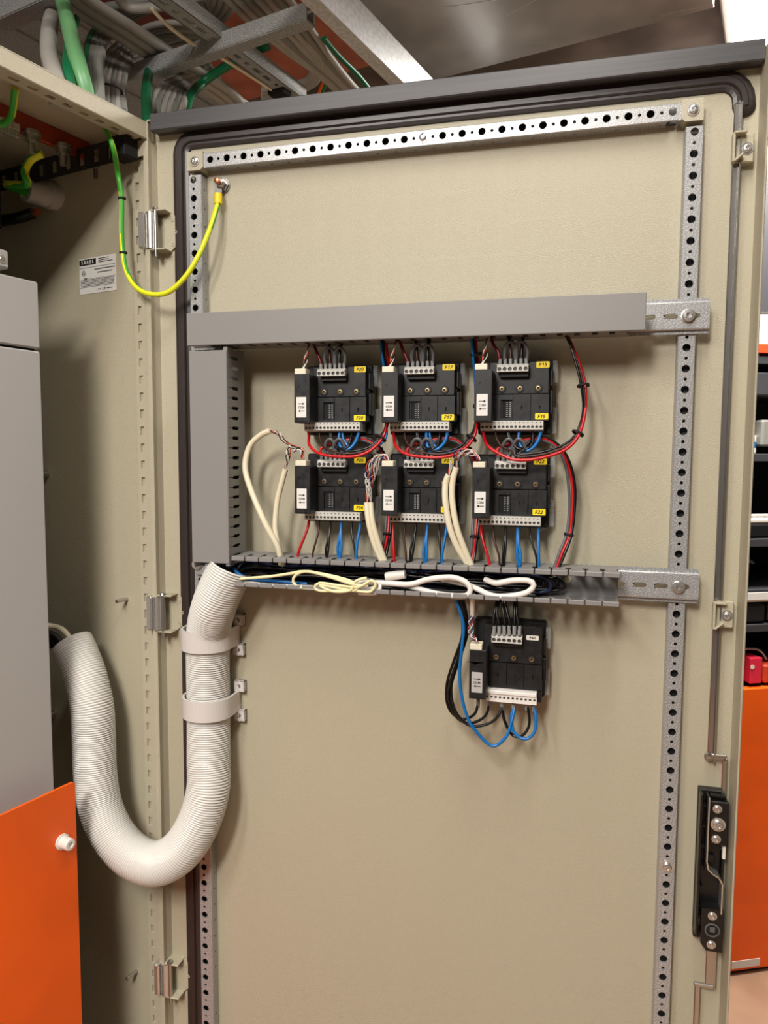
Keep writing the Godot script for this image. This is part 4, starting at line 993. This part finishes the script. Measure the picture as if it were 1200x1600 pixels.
	# equipment inside: the big grey box, the little one above it and the orange cover
	var kb := 70.0
	var c := func(p: Vector3) -> Vector3:      # world point to (b, v, a)
		var d := p * 1000.0 - Vector3(0, 2000, 0) - EO
		return Vector3(-d.dot(EN), d.y, d.dot(ED))
	var e1: Vector3 = c.call(pe(60, 441, kb))
	var e2: Vector3 = c.call(pe(62, 547, kb))
	var x := thing("equipment_cabinet", "light grey sheet metal equipment box inside the enclosure behind the orange cover", "cabinet", E(kb + 200, -1900, 350), TURN)
	part(x, "upper_cover", B.call(kb, kb + 380, e2.y + 1.5, e1.y, e1.z, 760, 2.0), M.greybox)
	part(x, "lower_cover", B.call(kb, kb + 380, -1925, e2.y - 2.0, e1.z, 760, 2.0), M.greybox)
	part(x, "core", B.call(kb + 6, kb + 376, -1920, e1.y - 6, e1.z + 5, 755), M.void)
	e1 = c.call(pe(14, 392, 90))
	e2 = c.call(pe(14, 421, 90))
	x = thing("junction_box", "small light grey box above the big grey equipment box", "box", E(110, e2.y, e1.z + 60), TURN)
	part(x, "body", B.call(90, 180, e2.y, e1.y, e1.z, e1.z + 160, 2.5), M.greybox)
	part(x, "screw", screw_g(xf(pe(3, 405, 90), Basis(ED, EN, Vector3.UP)), 0.004), M.chrome)
	e1 = c.call(pe(117, 1221, 40))
	x = thing("insulating_cover", "bright orange insulating cover plate low in the enclosure, held by a white screw", "cover", E(40, -1900, 400), TURN)
	var o := PackedVector2Array([Vector2(e1.z, -1900) * S, Vector2(790, -1900) * S, Vector2(790, e1.y) * S])
	for k in 5: o.append(Vector2(e1.z + 4 - 4 * sin(PI / 8 * k), e1.y - 4 + 4 * cos(PI / 8 * k)) * S)
	part(x, "plate", g().prism(o, xf(E(40, 0, 0), Basis(ED, Vector3.UP, -EN)), 0.0, 0.004), M.orange)
	part(x, "screw", g().lathe([[0.011, 0.0], [0.011, 0.002], [0.0085, 0.0025], [0.0085, 0.016], [0.0075, 0.0175], [0.0042, 0.0178], [0.004, 0.015], [0.0, 0.015]], xf(pe(97, 1315, 40), Basis(ED, EN, Vector3.UP)), 10), M.white)
	# copper earth bar under the roof with its bolts
	var bb := 120.0
	var u0: Vector3 = c.call(pe(0, 160, bb))
	var u1: Vector3 = c.call(pe(0, 192, bb))
	x = thing("earth_bar", "copper earth bar running under the enclosure's roof with hanging bolts", "busbar", E(bb, u1.y, 300), TURN)
	part(x, "bar", B.call(bb, bb + 8, u1.y, u0.y, -4, 780, 1.0), M.bar)
	for q in [[52.0, 205.0], [101.0, 230.0], [153.0, 245.0]]:
		var p: Vector3 = c.call(pe(q[0], q[1], bb - 10))
		part(x, "bolt", g().lathe([[0.0, -0.026], [0.0046, -0.025], [0.0046, -0.010], [0.0095, -0.010], [0.0095, -0.002], [0.0125, -0.002], [0.0125, 0.0005], [0.0105, 0.0005], [0.0105, 0.004], [0.0, 0.004]], xf(E(p.x + 4, u1.y, p.z)), 12), M.steel)
	for k in 5:
		var p: Vector3 = c.call(pe(2 + 6 * k, 201 + 3 * k, bb - 6))
		part(x, "terminal_screw", g().lathe([[0.0, -0.010], [0.0036, -0.009], [0.0036, 0.0], [0.0048, 0.0], [0.0048, 0.008], [0.0, 0.008]], xf(E(p.x, u1.y - 4, p.z)), 10), M.chrome)
	# other fittings in the dark top of the enclosure
	var tr := thing("cable_trunking", "black slotted trunking in the dark top of the enclosure", "cable trunking", E(300, -60, 300), TURN)
	part(tr, "body", B.call(240, 300, -70, 10, 60, 700), M.void)
	for k in 22: part(tr, "finger", B.call(238, 240, -66, -14, 62 + 26 * k, 82 + 26 * k), M.black)
	x = thing("frame_strut", "grey punched strut crossing under the enclosure's roof", "strut", E(60, 40, 60), TURN)
	var sg := g()
	var t3 := xf(E(0, 22, 20), eb())
	for k in 9:
		sg.cell(t3, (-66 - 30 * k) * S, (-36 - 30 * k) * S, -0.016, 0.016, (-51 - 30 * k) * S, 0, 0.006, 0.009, "rect", 0.003)
	part(x, "web", sg, M.steel_dark)
	solo("tube_socket", g().box(E(30, 24, 14), Vector3(0.030, 0.030, 0.026), eb(), 0.002), M.void, "black plastic socket in the upper corner of the enclosure's frame", "socket")
	# cable gland and the two conductors near it
	var gp := ps(88, 308, -9)
	x = thing("cable_gland", "light grey plastic cable gland on the enclosure's inner side wall", "cable gland", gp, TURN)
	part(x, "nut", g().lathe([[0.0, 0.0], [0.020, 0.0], [0.020, 0.013], [0.018, 0.015], [0.017, 0.036], [0.016, 0.044], [0.012, 0.045], [0.011, 0.040], [0.0, 0.038]], xf(gp, Basis(EN, (ED * 0.75 - EN * 0.6 + Vector3(0, 0.08, 0)).normalized(), Vector3.UP)), 14), M.clamp)
	var cols := [Color(0.72, 0.74, 0.02), Color(0.72, 0.74, 0.02), Color(0.05, 0.36, 0.03), Color(0.05, 0.36, 0.03)]
	var ear := func(pts: Array, r: float, lab: String) -> void:
		solo("earth_wire", g().tube(curve(pts), r, 12, cols, 0.01), M.earth, lab, "wire")
	var gm := gp + (ED * 0.75 - EN * 0.6).normalized() * 0.036
	ear.call([gm, gm + ED * 0.02 - EN * 0.03 + Vector3(0, 0.012, 0), pe(42, 288, 150), pe(38, 270, 150), pe(48, 250, 145), pe(66, 240, 130)], 0.0055, "green and yellow earth wire curving from the copper bar into the grey gland")
	ear.call([pe(24, 138, 60), pe(22, 155, 70), pe(18, 180, 90), pe(8, 192, 108), pe(0, 194, 112), pe(-20, 190, 115)], 0.0045, "green and yellow earth wire dropping past the head of the frame to the copper bar")
	ear.call([pe(-20, 150, 230), pe(30, 155, 230), pe(65, 172, 220), pe(90, 198, 200), pe(105, 225, 180)], 0.0040, "upper faded earth wire in the dark roof space of the enclosure")
	ear.call([pe(-20, 158, 215), pe(28, 163, 215), pe(60, 180, 205), pe(82, 205, 185), pe(95, 232, 170)], 0.0040, "lower faded earth wire in the dark roof space of the enclosure")
	x = thing("black_cable", "thick black cable end with a copper tip inside the enclosure", "cable", ps(30, 338, 20), 0.0)
	part(x, "sheath", g().tube(curve([ps(-60, 352, 60), ps(0, 345, 40), ps(30, 340, 30), ps(51, 333, 22)]), 0.0085, 14), M.wblack)
	part(x, "lug", g().tube(curve([ps(50, 333, 22), ps(60, 331, 20)]), 0.0058, 12).tube(curve([ps(58, 328, 20), ps(64, 329, 18)]), 0.0035, 8), M.copper)
	solo("data_cable", g().tube(curve([ps(60, 975, 60), pw(84, 979, 2), pw(96, 983, 8), pw(106, 993, 10), pw(112, 1006, 10), pw(116, 1020, 12)]), 0.0042, 12), M.cream, "cream cable bending out of the lower mouth of the hose behind the grey box", "cable")
	for k in 5:
		solo("wire", g().tube(curve([ps(60, 985 + 7 * k, 40), pw(84, 990 + 5 * k, 0), pw(96, 1000 + 3 * k, 6), pw(108, 1012, 12), pw(118, 1030, 14)]), 0.0034, 8), M.wblack if k != 0 else M.grey, "dark wire in the lower mouth of the hose behind the grey box", "wire", "dark wires in the lower mouth of the hose")
	# the earth strap from the enclosure to the door's stud
	var pts := [pe(160, 190, 40), pe(170, 212, 24), pe(178, 236, 18)]
	for q in [[184, 270, 8], [190, 310, 9], [190, 360, 10], [192, 395, 10], [197, 422, 14], [210, 446, 18], [232, 459, 22], [262, 457, 24], [290, 432, 24], [312, 396, 20], [328, 358, 12], [337, 330, 2], [341, 316, -4]]: pts.append(pw(q[0], q[1], q[2]))
	x = thing("earth_strap", "green and yellow earth wire sagging from the enclosure's frame to the door's stud", "earth wire", pw(232, 459, 22))
	part(x, "wire", g().tube(curve(pts), 0.0036, 12, [cols[0], cols[0], cols[0], cols[2], cols[2]], 0.006), M.earth)
	part(x, "lug", g().tube(PackedVector3Array([pw(341, 319, -4), pw(341, 303, -5)]), 0.0056, 12), M.yellow)
	part(x, "tongue", g().box(pw(341, 296, -8), Vector3(0.011, 0.016, 0.002)), M.steel)
	tie(pw(190, 310, 9), Vector3(0, 1, 0), 0.004, "black cable tie holding the earth wire to the frame, the upper of two")
	tie(pw(192, 395, 10), Vector3(0, 1, 0), 0.004, "black cable tie holding the earth wire to the frame, the lower of two")
# ---- cable tray, ventilation duct and everything overhead
func overhead() -> void:
	var S := 0.001
	var Bx := eb()
	solo("entry_frame", g().box(E(160, 92, 350), Vector3(0.006, 0.066, 0.86), Bx, 0.001).box(E(330, 70, 350), Vector3(0.34, 0.02, 0.86), Bx), M.redpaint, "red-brown painted cable entry frame on the enclosure's roof", "frame")
	solo("cable_ladder", ladder_rail(ph(95, 0, 290), ph(0, 42, 290), 0.030, 0.040, 0), M.zinc_dull, "dark galvanised tray bar crossing the upper left corner", "cable tray")
	var pl := g()
	for k in 14: pl.box(E(330 - 26 * k, 345, 60 - 14 * k), Vector3(0.012, 0.004, 0.7), Bx)
	solo("ribbed_sheet", g().box(E(520, 402, -120), Vector3(0.42, 0.004, 1.0), Bx).box(E(520, 398, -120), Vector3(0.02, 0.006, 1.0), Bx).box(E(450, 398, -120), Vector3(0.02, 0.006, 1.0), Bx).box(E(400, 398, -120), Vector3(0.02, 0.006, 1.0), Bx), M.zinc_dull, "dull ribbed metal sheet above the enclosure behind the green cable", "sheet")
	# tray: bright side rail, slotted middle strut, cross bar
	var a := ph(500, 0, 262)
	var T := thing("cable_tray", "galvanised cable tray of a bright side rail and a dark cross bar overhead", "cable tray", a)
	var dn := -ED
	var s0 := a + ED * 0.35
	var s1 := a + dn * 0.75
	var sr := g()
	var mid := (s0 + s1) / 2
	sr.box(mid + Vector3(0, 0.028, 0), Vector3(0.003, 0.060, s0.distance_to(s1)), Bx, 0.0006)
	sr.box(mid - EN * 0.012, Vector3(0.026, 0.0025, s0.distance_to(s1)), Bx, 0.0005)
	sr.box(mid - EN * 0.010 + Vector3(0, 0.058, 0), Vector3(0.022, 0.0025, s0.distance_to(s1)), Bx, 0.0005)
	part(T, "side_rail", sr, M.galv)
	part(T, "cross_bar", ladder_rail(ph(186, 137, 268), ph(486, 36, 268), 0.022, 0.026, 0), M.zinc_dull)
	var q0 := ph(250, 0, 285)
	var strut := g()
	var st := xf(q0 + ED * 0.30, Basis(EN, -ED, -Vector3.UP))
	for k in 23:
		strut.cell(st, -0.016, 0.016, 0.029 * k, 0.029 * (k + 1), 0, 0.029 * (k + 0.5), 0.0042, 0.0105 if k % 3 != 2 else 0.005, "rect", 0.003)
	for sd in [-1.0, 1.0]: strut.box(q0 + ED * (0.30 - 0.335) + EN * sd * 0.0155 + Vector3(0, 0.012, 0), Vector3(0.002, 0.024, 0.67), Bx)
	part(T, "slotted_strut", strut, M.zinc_dull)
	solo("end_cap", g().box(ph(437, 138, 292), Vector3(0.040, 0.030, 0.030), Bx, 0.004), M.void, "black plastic end cap on the slotted tray strut", "end cap")
	# ventilation duct
	var D := thing("ventilation_duct", "wide scratched galvanised ventilation duct running over the open door", "duct", E(-340, 430, -350), TURN)
	part(D, "bottom_sheet", g().box(E(-340, 431, -350), Vector3(0.64, 0.003, 0.85), Bx), M.sheet)
	part(D, "side_sheets", g().box(E(-340, 530, -774), Vector3(0.64, 0.2, 0.003), Bx).box(E(-340, 530, 74), Vector3(0.64, 0.2, 0.003), Bx).box(E(-659, 530, -350), Vector3(0.003, 0.2, 0.85), Bx).box(E(-21, 530, -350), Vector3(0.003, 0.2, 0.85), Bx), M.sheet)
	var sc := g()
	for k in 15:
		var p := Vector3(rng.randf_range(-640, -200), 0, rng.randf_range(-760, -350))
		var an := rng.randf_range(-0.7, 0.5)
		sc.box(E(p.x, 429.2, p.z), Vector3(rng.randf_range(0.01, 0.09), 0.0004, rng.randf_range(0.0006, 0.0022)), Bx * Basis(Vector3.UP, an))
	part(D, "scratch", sc, M.galv).set_meta("kind", "stuff")
	# cables; every point is (pixel x, pixel y, height)
	var C := func(called: String, pts: Array, r: float, m: Material, label: String, group := "") -> void:
		var p := []
		for a2 in pts: p.append(ph(a2[0], a2[1], a2[2]))
		solo(called, g().tube(curve(p, 0.01), r * S, 12), m, label, "cable", group)
	C.call("power_cable", [[88, -30, 330], [100, 10, 270], [110, 52, 185], [120, 90, 128], [130, 128, 92], [138, 158, 70]], 11.0, M.palegreen, "thick pale green cable dropping into the enclosure's roof")
	C.call("power_cable", [[100, -5, 330], [84, 20, 290], [77, 50, 230], [77, 85, 150], [84, 112, 100], [88, 140, 60], [92, 165, 40]], 12.0, M.cable, "thick grey cable dropping into the roof left of the pale green one")
	C.call("power_cable", [[118, 30, 250], [108, 70, 180], [106, 105, 110], [112, 140, 74]], 7.0, M.green, "blue-green cable half hidden behind the pale green cable")
	for k in 3: C.call("power_cable", [[70 + 11 * k, -42 - 10 * k, 300], [113 + 10 * k, 12 - 9 * k, 302], [190 + 8 * k, 60 - 9 * k, 305], [250 + 7 * k, 98 - 9 * k, 308], [305 + 6 * k, 130 - 8 * k, 308], [352 + 9 * k, 162 - 5 * k, 300], [385 + 11 * k, 200, 280]], 8.6, M.cable, "thick grey cable in the row running under the cross bar", "thick grey cables in the row under the cross bar")
	for k in 6: C.call("cable", [[290 + 4 * k, 30 + 6 * k, 385], [232 + 5 * k, 48 + 5 * k, 375], [190 + 5 * k, 66 + 5 * k, 345], [164 + 7 * k, 90 + 3 * k, 270], [153 + 8 * k, 120 + 2 * k, 180], [152 + 8 * k, 145 + 2 * k, 115], [154 + 8 * k, 175, 60]], 5.2, M.cable if k % 2 == 0 else M.cable2, "grey cable in the tied sheaf bending down beyond the pale green cable", "grey cables of the tied sheaf")
	for k in 4: C.call("cable", [[215 + 6 * k, 4 + 4 * k, 380], [172 + 6 * k, 28 + 3 * k, 360], [143 + 7 * k, 56 + 3 * k, 290], [136 + 7 * k, 95, 165], [138 + 6 * k, 130, 110], [140 + 6 * k, 165, 60]], 6.2, M.cable2 if k != 0 else M.green, "%s cable behind the pale green cable" % ("dark grey" if k != 0 else "deep green"), "dark grey cables behind the pale green cable" if k != 0 else "")
	tie(ph(172, 140, 122), Vector3(0.1, 1, 0), 0.017, "black cable tie round the grey sheaf above the enclosure's roof")
	for k in 6: C.call("cable", [[330 + 3 * k, 102 + 4 * k, 320], [290 + 5 * k, 118 + 4 * k, 300], [258 + 7 * k, 132 + 3 * k, 260], [242 + 9 * k, 152 + 2 * k, 200], [238 + 9 * k, 185, 140], [238 + 9 * k, 220, 90]], 6.0, M.cable if k % 3 != 1 else M.cable2, "grey cable in the second sheaf dropping behind the door's dark top edge", "grey cables of the second sheaf")
	C.call("cable", [[262, 80, 330], [236, 105, 290], [229, 140, 210], [230, 175, 130], [232, 205, 70]], 8.5, M.green, "deep green cable dropping beside the corner of the enclosure")
	C.call("cable", [[420, 70, 330], [360, 100, 310], [318, 128, 290], [298, 150, 240], [290, 180, 180], [288, 210, 120]], 8.0, M.green, "deep green cable dropping behind the door's dark top edge")
	C.call("cable", [[455, 18, 345], [400, 50, 335], [350, 75, 330], [300, 84, 335], [262, 96, 340]], 6.0, M.green, "deep green cable crossing above the slotted strut")
	C.call("cable", [[180, -10, 340], [200, 12, 335], [250, 10, 335], [320, -6, 340]], 7.5, M.cable, "grey cable crossing high at the frame's upper edge")
	for k in 2: C.call("cable", [[150 + 4 * k, 26 - 12 * k, 355], [185 + 3 * k, 17 - 9 * k, 350], [230, 12 - 10 * k, 350], [300, -4 - 12 * k, 352]], 7.5, M.cable2, "grey cable in the high bundle crossing above the row of thick cables", "grey cables of the high crossing bundle")
	for k in 5: C.call("cable", [[196 + 6 * k, 70 + 3 * k, 365], [216 + 4 * k, 50 + 4 * k, 362], [245 + 2 * k, 38 + 5 * k, 360], [285, 36 + 5 * k, 360], [335, 44 + 4 * k, 362]], 5.4, M.cable if k % 2 == 0 else M.cable2, "grey cable of the arched sheaf between the thick row and the slotted strut", "grey cables of the arched sheaf")
	C.call("cord", [[236, 12, 300], [250, 28, 290], [272, 48, 285], [312, 75, 288], [345, 90, 290], [390, 118, 288], [428, 143, 285], [450, 160, 280]], 3.2, M.cream, "thin cream cord hanging along the slotted strut")
	for k in 7: C.call("cable", [[318 + 17 * k, -40, 330 + k], [362 + 16 * k, 6, 330 + k], [400 + 14 * k, 42, 330 + k], [445 + 12 * k, 78 + 2 * k, 328 + k], [500 + 9 * k, 118 + 3 * k, 326 + k], [545 + 6 * k, 160, 322]], 6.0, M.cable if k % 3 != 2 else M.cable2, "grey cable lying lengthwise in the tray beside the bright side rail", "grey cables beside the bright side rail")
	C.call("cable", [[506, 60, 335], [530, 88, 330], [560, 118, 328], [585, 150, 322]], 5.0, M.green, "green cable peeping out under the bright side rail")
	for k in 4: C.call("cable", [[292 + 9 * k, -20, 345], [300 + 9 * k, 10, 340], [318 + 8 * k, 26 + 2 * k, 335], [330 + 11 * k, 12, 340], [338 + 12 * k, -20, 345]], 5.6, M.cable, "grey cable looping back on itself beyond the slotted strut", "grey cables looping beyond the slotted strut")
	for k in 4: C.call("cable", [[455 + 6 * k, 62, 335], [478 + 5 * k, 88 - 3 * k, 332], [488 + 5 * k, 108 - 2 * k, 330], [478 + 4 * k, 126 + 2 * k, 332], [450, 132 + 5 * k, 336], [410, 140 + 5 * k, 340]], 5.4, M.cable, "grey cable curling round at the end of the slotted strut", "grey cables curling at the end of the slotted strut")
	C.call("cable", [[500, 150, 330], [506, 134, 335], [512, 120, 340]], 5.0, M.green, "short green cable stub at the door's dark top edge")
	C.call("cable", [[498, 145, 328], [503, 133, 333], [508, 122, 340]], 3.2, M.orange, "short orange cable stub at the door's dark top edge")
func ladder_rail(a: Vector3, b: Vector3, w: float, h: float, _k: int) -> G:      # a C-shaped bar from a to b, open side up
	var d := (b - a).normalized()
	var x := d.cross(Vector3.UP).normalized()
	var bs := Basis(x, Vector3.UP, -d)
	var l := a.distance_to(b)
	var m := (a + b) / 2
	var q := g().box(m, Vector3(w, 0.003, l), bs)
	q.box(m + x * w / 2 + Vector3(0, h / 2, 0), Vector3(0.003, h, l), bs, 0.0005)
	q.box(m - x * w / 2 + Vector3(0, h / 2, 0), Vector3(0.003, h, l), bs, 0.0005)
	return q
# ---- the storage rack seen past the door's edge; x along its front, z out of it
func rack() -> void:
	var S := 0.001
	var R := Vector3(985, 0, -1370)
	var bx := Basis(Vector3(0.907, 0, -0.42), Vector3.UP, Vector3(0.42, 0, 0.907))
	var B := func(x0: float, x1: float, y0: float, y1: float, z0: float, z1: float, ch := 0.0) -> G:
		return g().box(L(R) + bx * Vector3((x0 + x1) / 2, (y0 + y1) / 2, (z0 + z1) / 2) * S, Vector3(x1 - x0, y1 - y0, z1 - z0) * S, bx, ch * S)
	var D := thing("storage_rack", "black and orange storage rack standing on the floor behind the door", "rack", L(R + Vector3(0, -2000, 0)), 0.0)
	var fr: G = B.call(-160, -130, -2000, 430, -30, 0)
	fr.box(L(R) + bx * Vector3(0.76, -0.785, -0.015), Vector3(0.03, 2.43, 0.03), bx).box(L(R) + bx * Vector3(0.31, -0.785, -0.45), Vector3(0.94, 2.43, 0.006), bx).box(L(R) + bx * Vector3(-0.158, -0.785, -0.23), Vector3(0.004, 2.43, 0.44), bx).box(L(R) + bx * Vector3(0.778, -0.785, -0.23), Vector3(0.004, 2.43, 0.44), bx)
	part(D, "carcass", fr, M.rackdark)
	for y in [-120.0, -400.0, -650.0, -800.0, -905.0, -1100.0]: part(D, "shelf", B.call(-150, 770, y - 22, y, -440, 2, 1.0), M.rack)
	part(D, "beam", B.call(-160, 780, -112, -86, -40, 8, 1.5), M.rackorange)
	var dr := part(D, "door", B.call(-158, 778, -1985, -1098, -20, 6, 2.0), M.orange)
	part(dr, "label_plate", B.call(22, 118, -1976, -1952, 6, 8, 0.5), M.paper)
	part(D, "kick", B.call(-150, 770, -2000, -1985, -40, -6), M.rackdark)
	solo("added_bin", B.call(-140, 760, 2, 425, -400, -10, 6.0), M.rack, "large dark grey bin added atop the storage rack, hiding the bright wall", "bin")  # made-up bin, covers the lamp-lit wall behind the rack
	solo("panel_board", B.call(-140, 760, -86, -2, -30, -2, 1.0), M.ivory, "cream board above the rack's orange beam", "board")
	solo("tool_case", B.call(-60, 500, -232, -165, -300, -5, 4.0), M.rack, "dark grey flat case under the rack's top shelf", "case")
	solo("foam_block", B.call(62, 240, -378, -300, -200, -20, 6.0), M.cable2, "grey rough block on the rack's second shelf", "block")
	var q := thing("bottle", "small white bottle with a blue band on the rack's second shelf", "bottle", L(R) + bx * Vector3(0.045, -0.40, -0.05))
	part(q, "body", g().lathe([[0.0, 0.0], [0.017, 0.0], [0.018, 0.004], [0.018, 0.05], [0.011, 0.058], [0.011, 0.066], [0.0, 0.066]], xf(q.position), 16), M.white)
	part(q, "band", g().lathe([[0.0183, 0.018], [0.0185, 0.019], [0.0185, 0.034], [0.0183, 0.035]], xf(q.position), 16), M.blue)
	q = thing("battery_charger", "black device with a white top on the rack's third shelf", "charger", L(R) + bx * Vector3(0.1, -0.65, -0.1))
	part(q, "base", B.call(25, 190, -648, -606, -180, -20, 6.0), M.black)
	part(q, "top", B.call(28, 187, -606, -590, -178, -22, 5.0), M.white)
	part(q, "handle", B.call(45, 160, -588, -580, -60, -40, 3.0), M.white)
	solo("pen", g().tube(PackedVector3Array([L(R) + bx * Vector3(0.015, -0.70, -0.03), L(R) + bx * Vector3(0.075, -0.728, -0.05)]), 0.005, 10), M.grey, "thin grey pen leaning on the rack's fourth shelf", "pen")
	solo("folded_sheet", B.call(-20, 240, -838, -801, -300, 3, 8.0), M.paper, "white folded sheet hanging over the rack's fourth shelf", "sheet")
	for k in 3: solo("storage_tray", B.call(-75 + 88 * k, 5 + 88 * k, -903, -845, -300, -5, 8.0), M.rackdark, "small black tray on the rack's fifth shelf", "tray", "small black trays on the fifth shelf")
	solo("work_bag", B.call(-60, 60, -1098, -985, -260, -30, 25.0), M.rack, "dark grey cloth bag on the rack's lowest shelf", "bag")
	q = thing("pink_box", "pink box with a white dot on the rack's lowest shelf", "box", L(R) + bx * Vector3(0.07, -1.10, -0.02))
	part(q, "carton", B.call(48, 88, -1086, -1008, -60, -5, 2.0), mat(Color(0.86, 0.16, 0.27), 0.5))
	part(q, "dot", g().lathe([[0.0, 0.0], [0.007, 0.0], [0.007, 0.001], [0.0, 0.001]], xf(L(R) + bx * Vector3(0.054, -1.035, -0.0045), bx * Basis(Vector3.RIGHT, Vector3(0, 0, 1), Vector3(0, -1, 0))), 14), M.white)
	solo("orange_tool", B.call(98, 190, -1090, -1030, -80, -8, 8.0), M.rackorange, "small orange tool beside the pink box on the rack", "tool")
	solo("metal_hook", g().tube(curve([L(R) + bx * Vector3(0.03, -0.985, -0.03), L(R) + bx * Vector3(0.09, -0.99, -0.03), L(R) + bx * Vector3(0.12, -1.02, -0.03)]), 0.004, 8), M.steel, "bent grey metal hook above the pink box on the rack", "hook")
func _ready() -> void:
	rng.seed = 77
	materials()
	stage()
	room()
	enclosure()
	door()
	mounting_rail(-238.5, "upper slotted metal mounting rail carrying the covered trunking, bolted across the door")
	mounting_rail(-563.6, "lower slotted metal mounting rail carrying the open trunking, bolted across the door")
	trunking()
	hose()
	meters_and_wires()
	open_trunking_contents()
	overhead()
	rack()
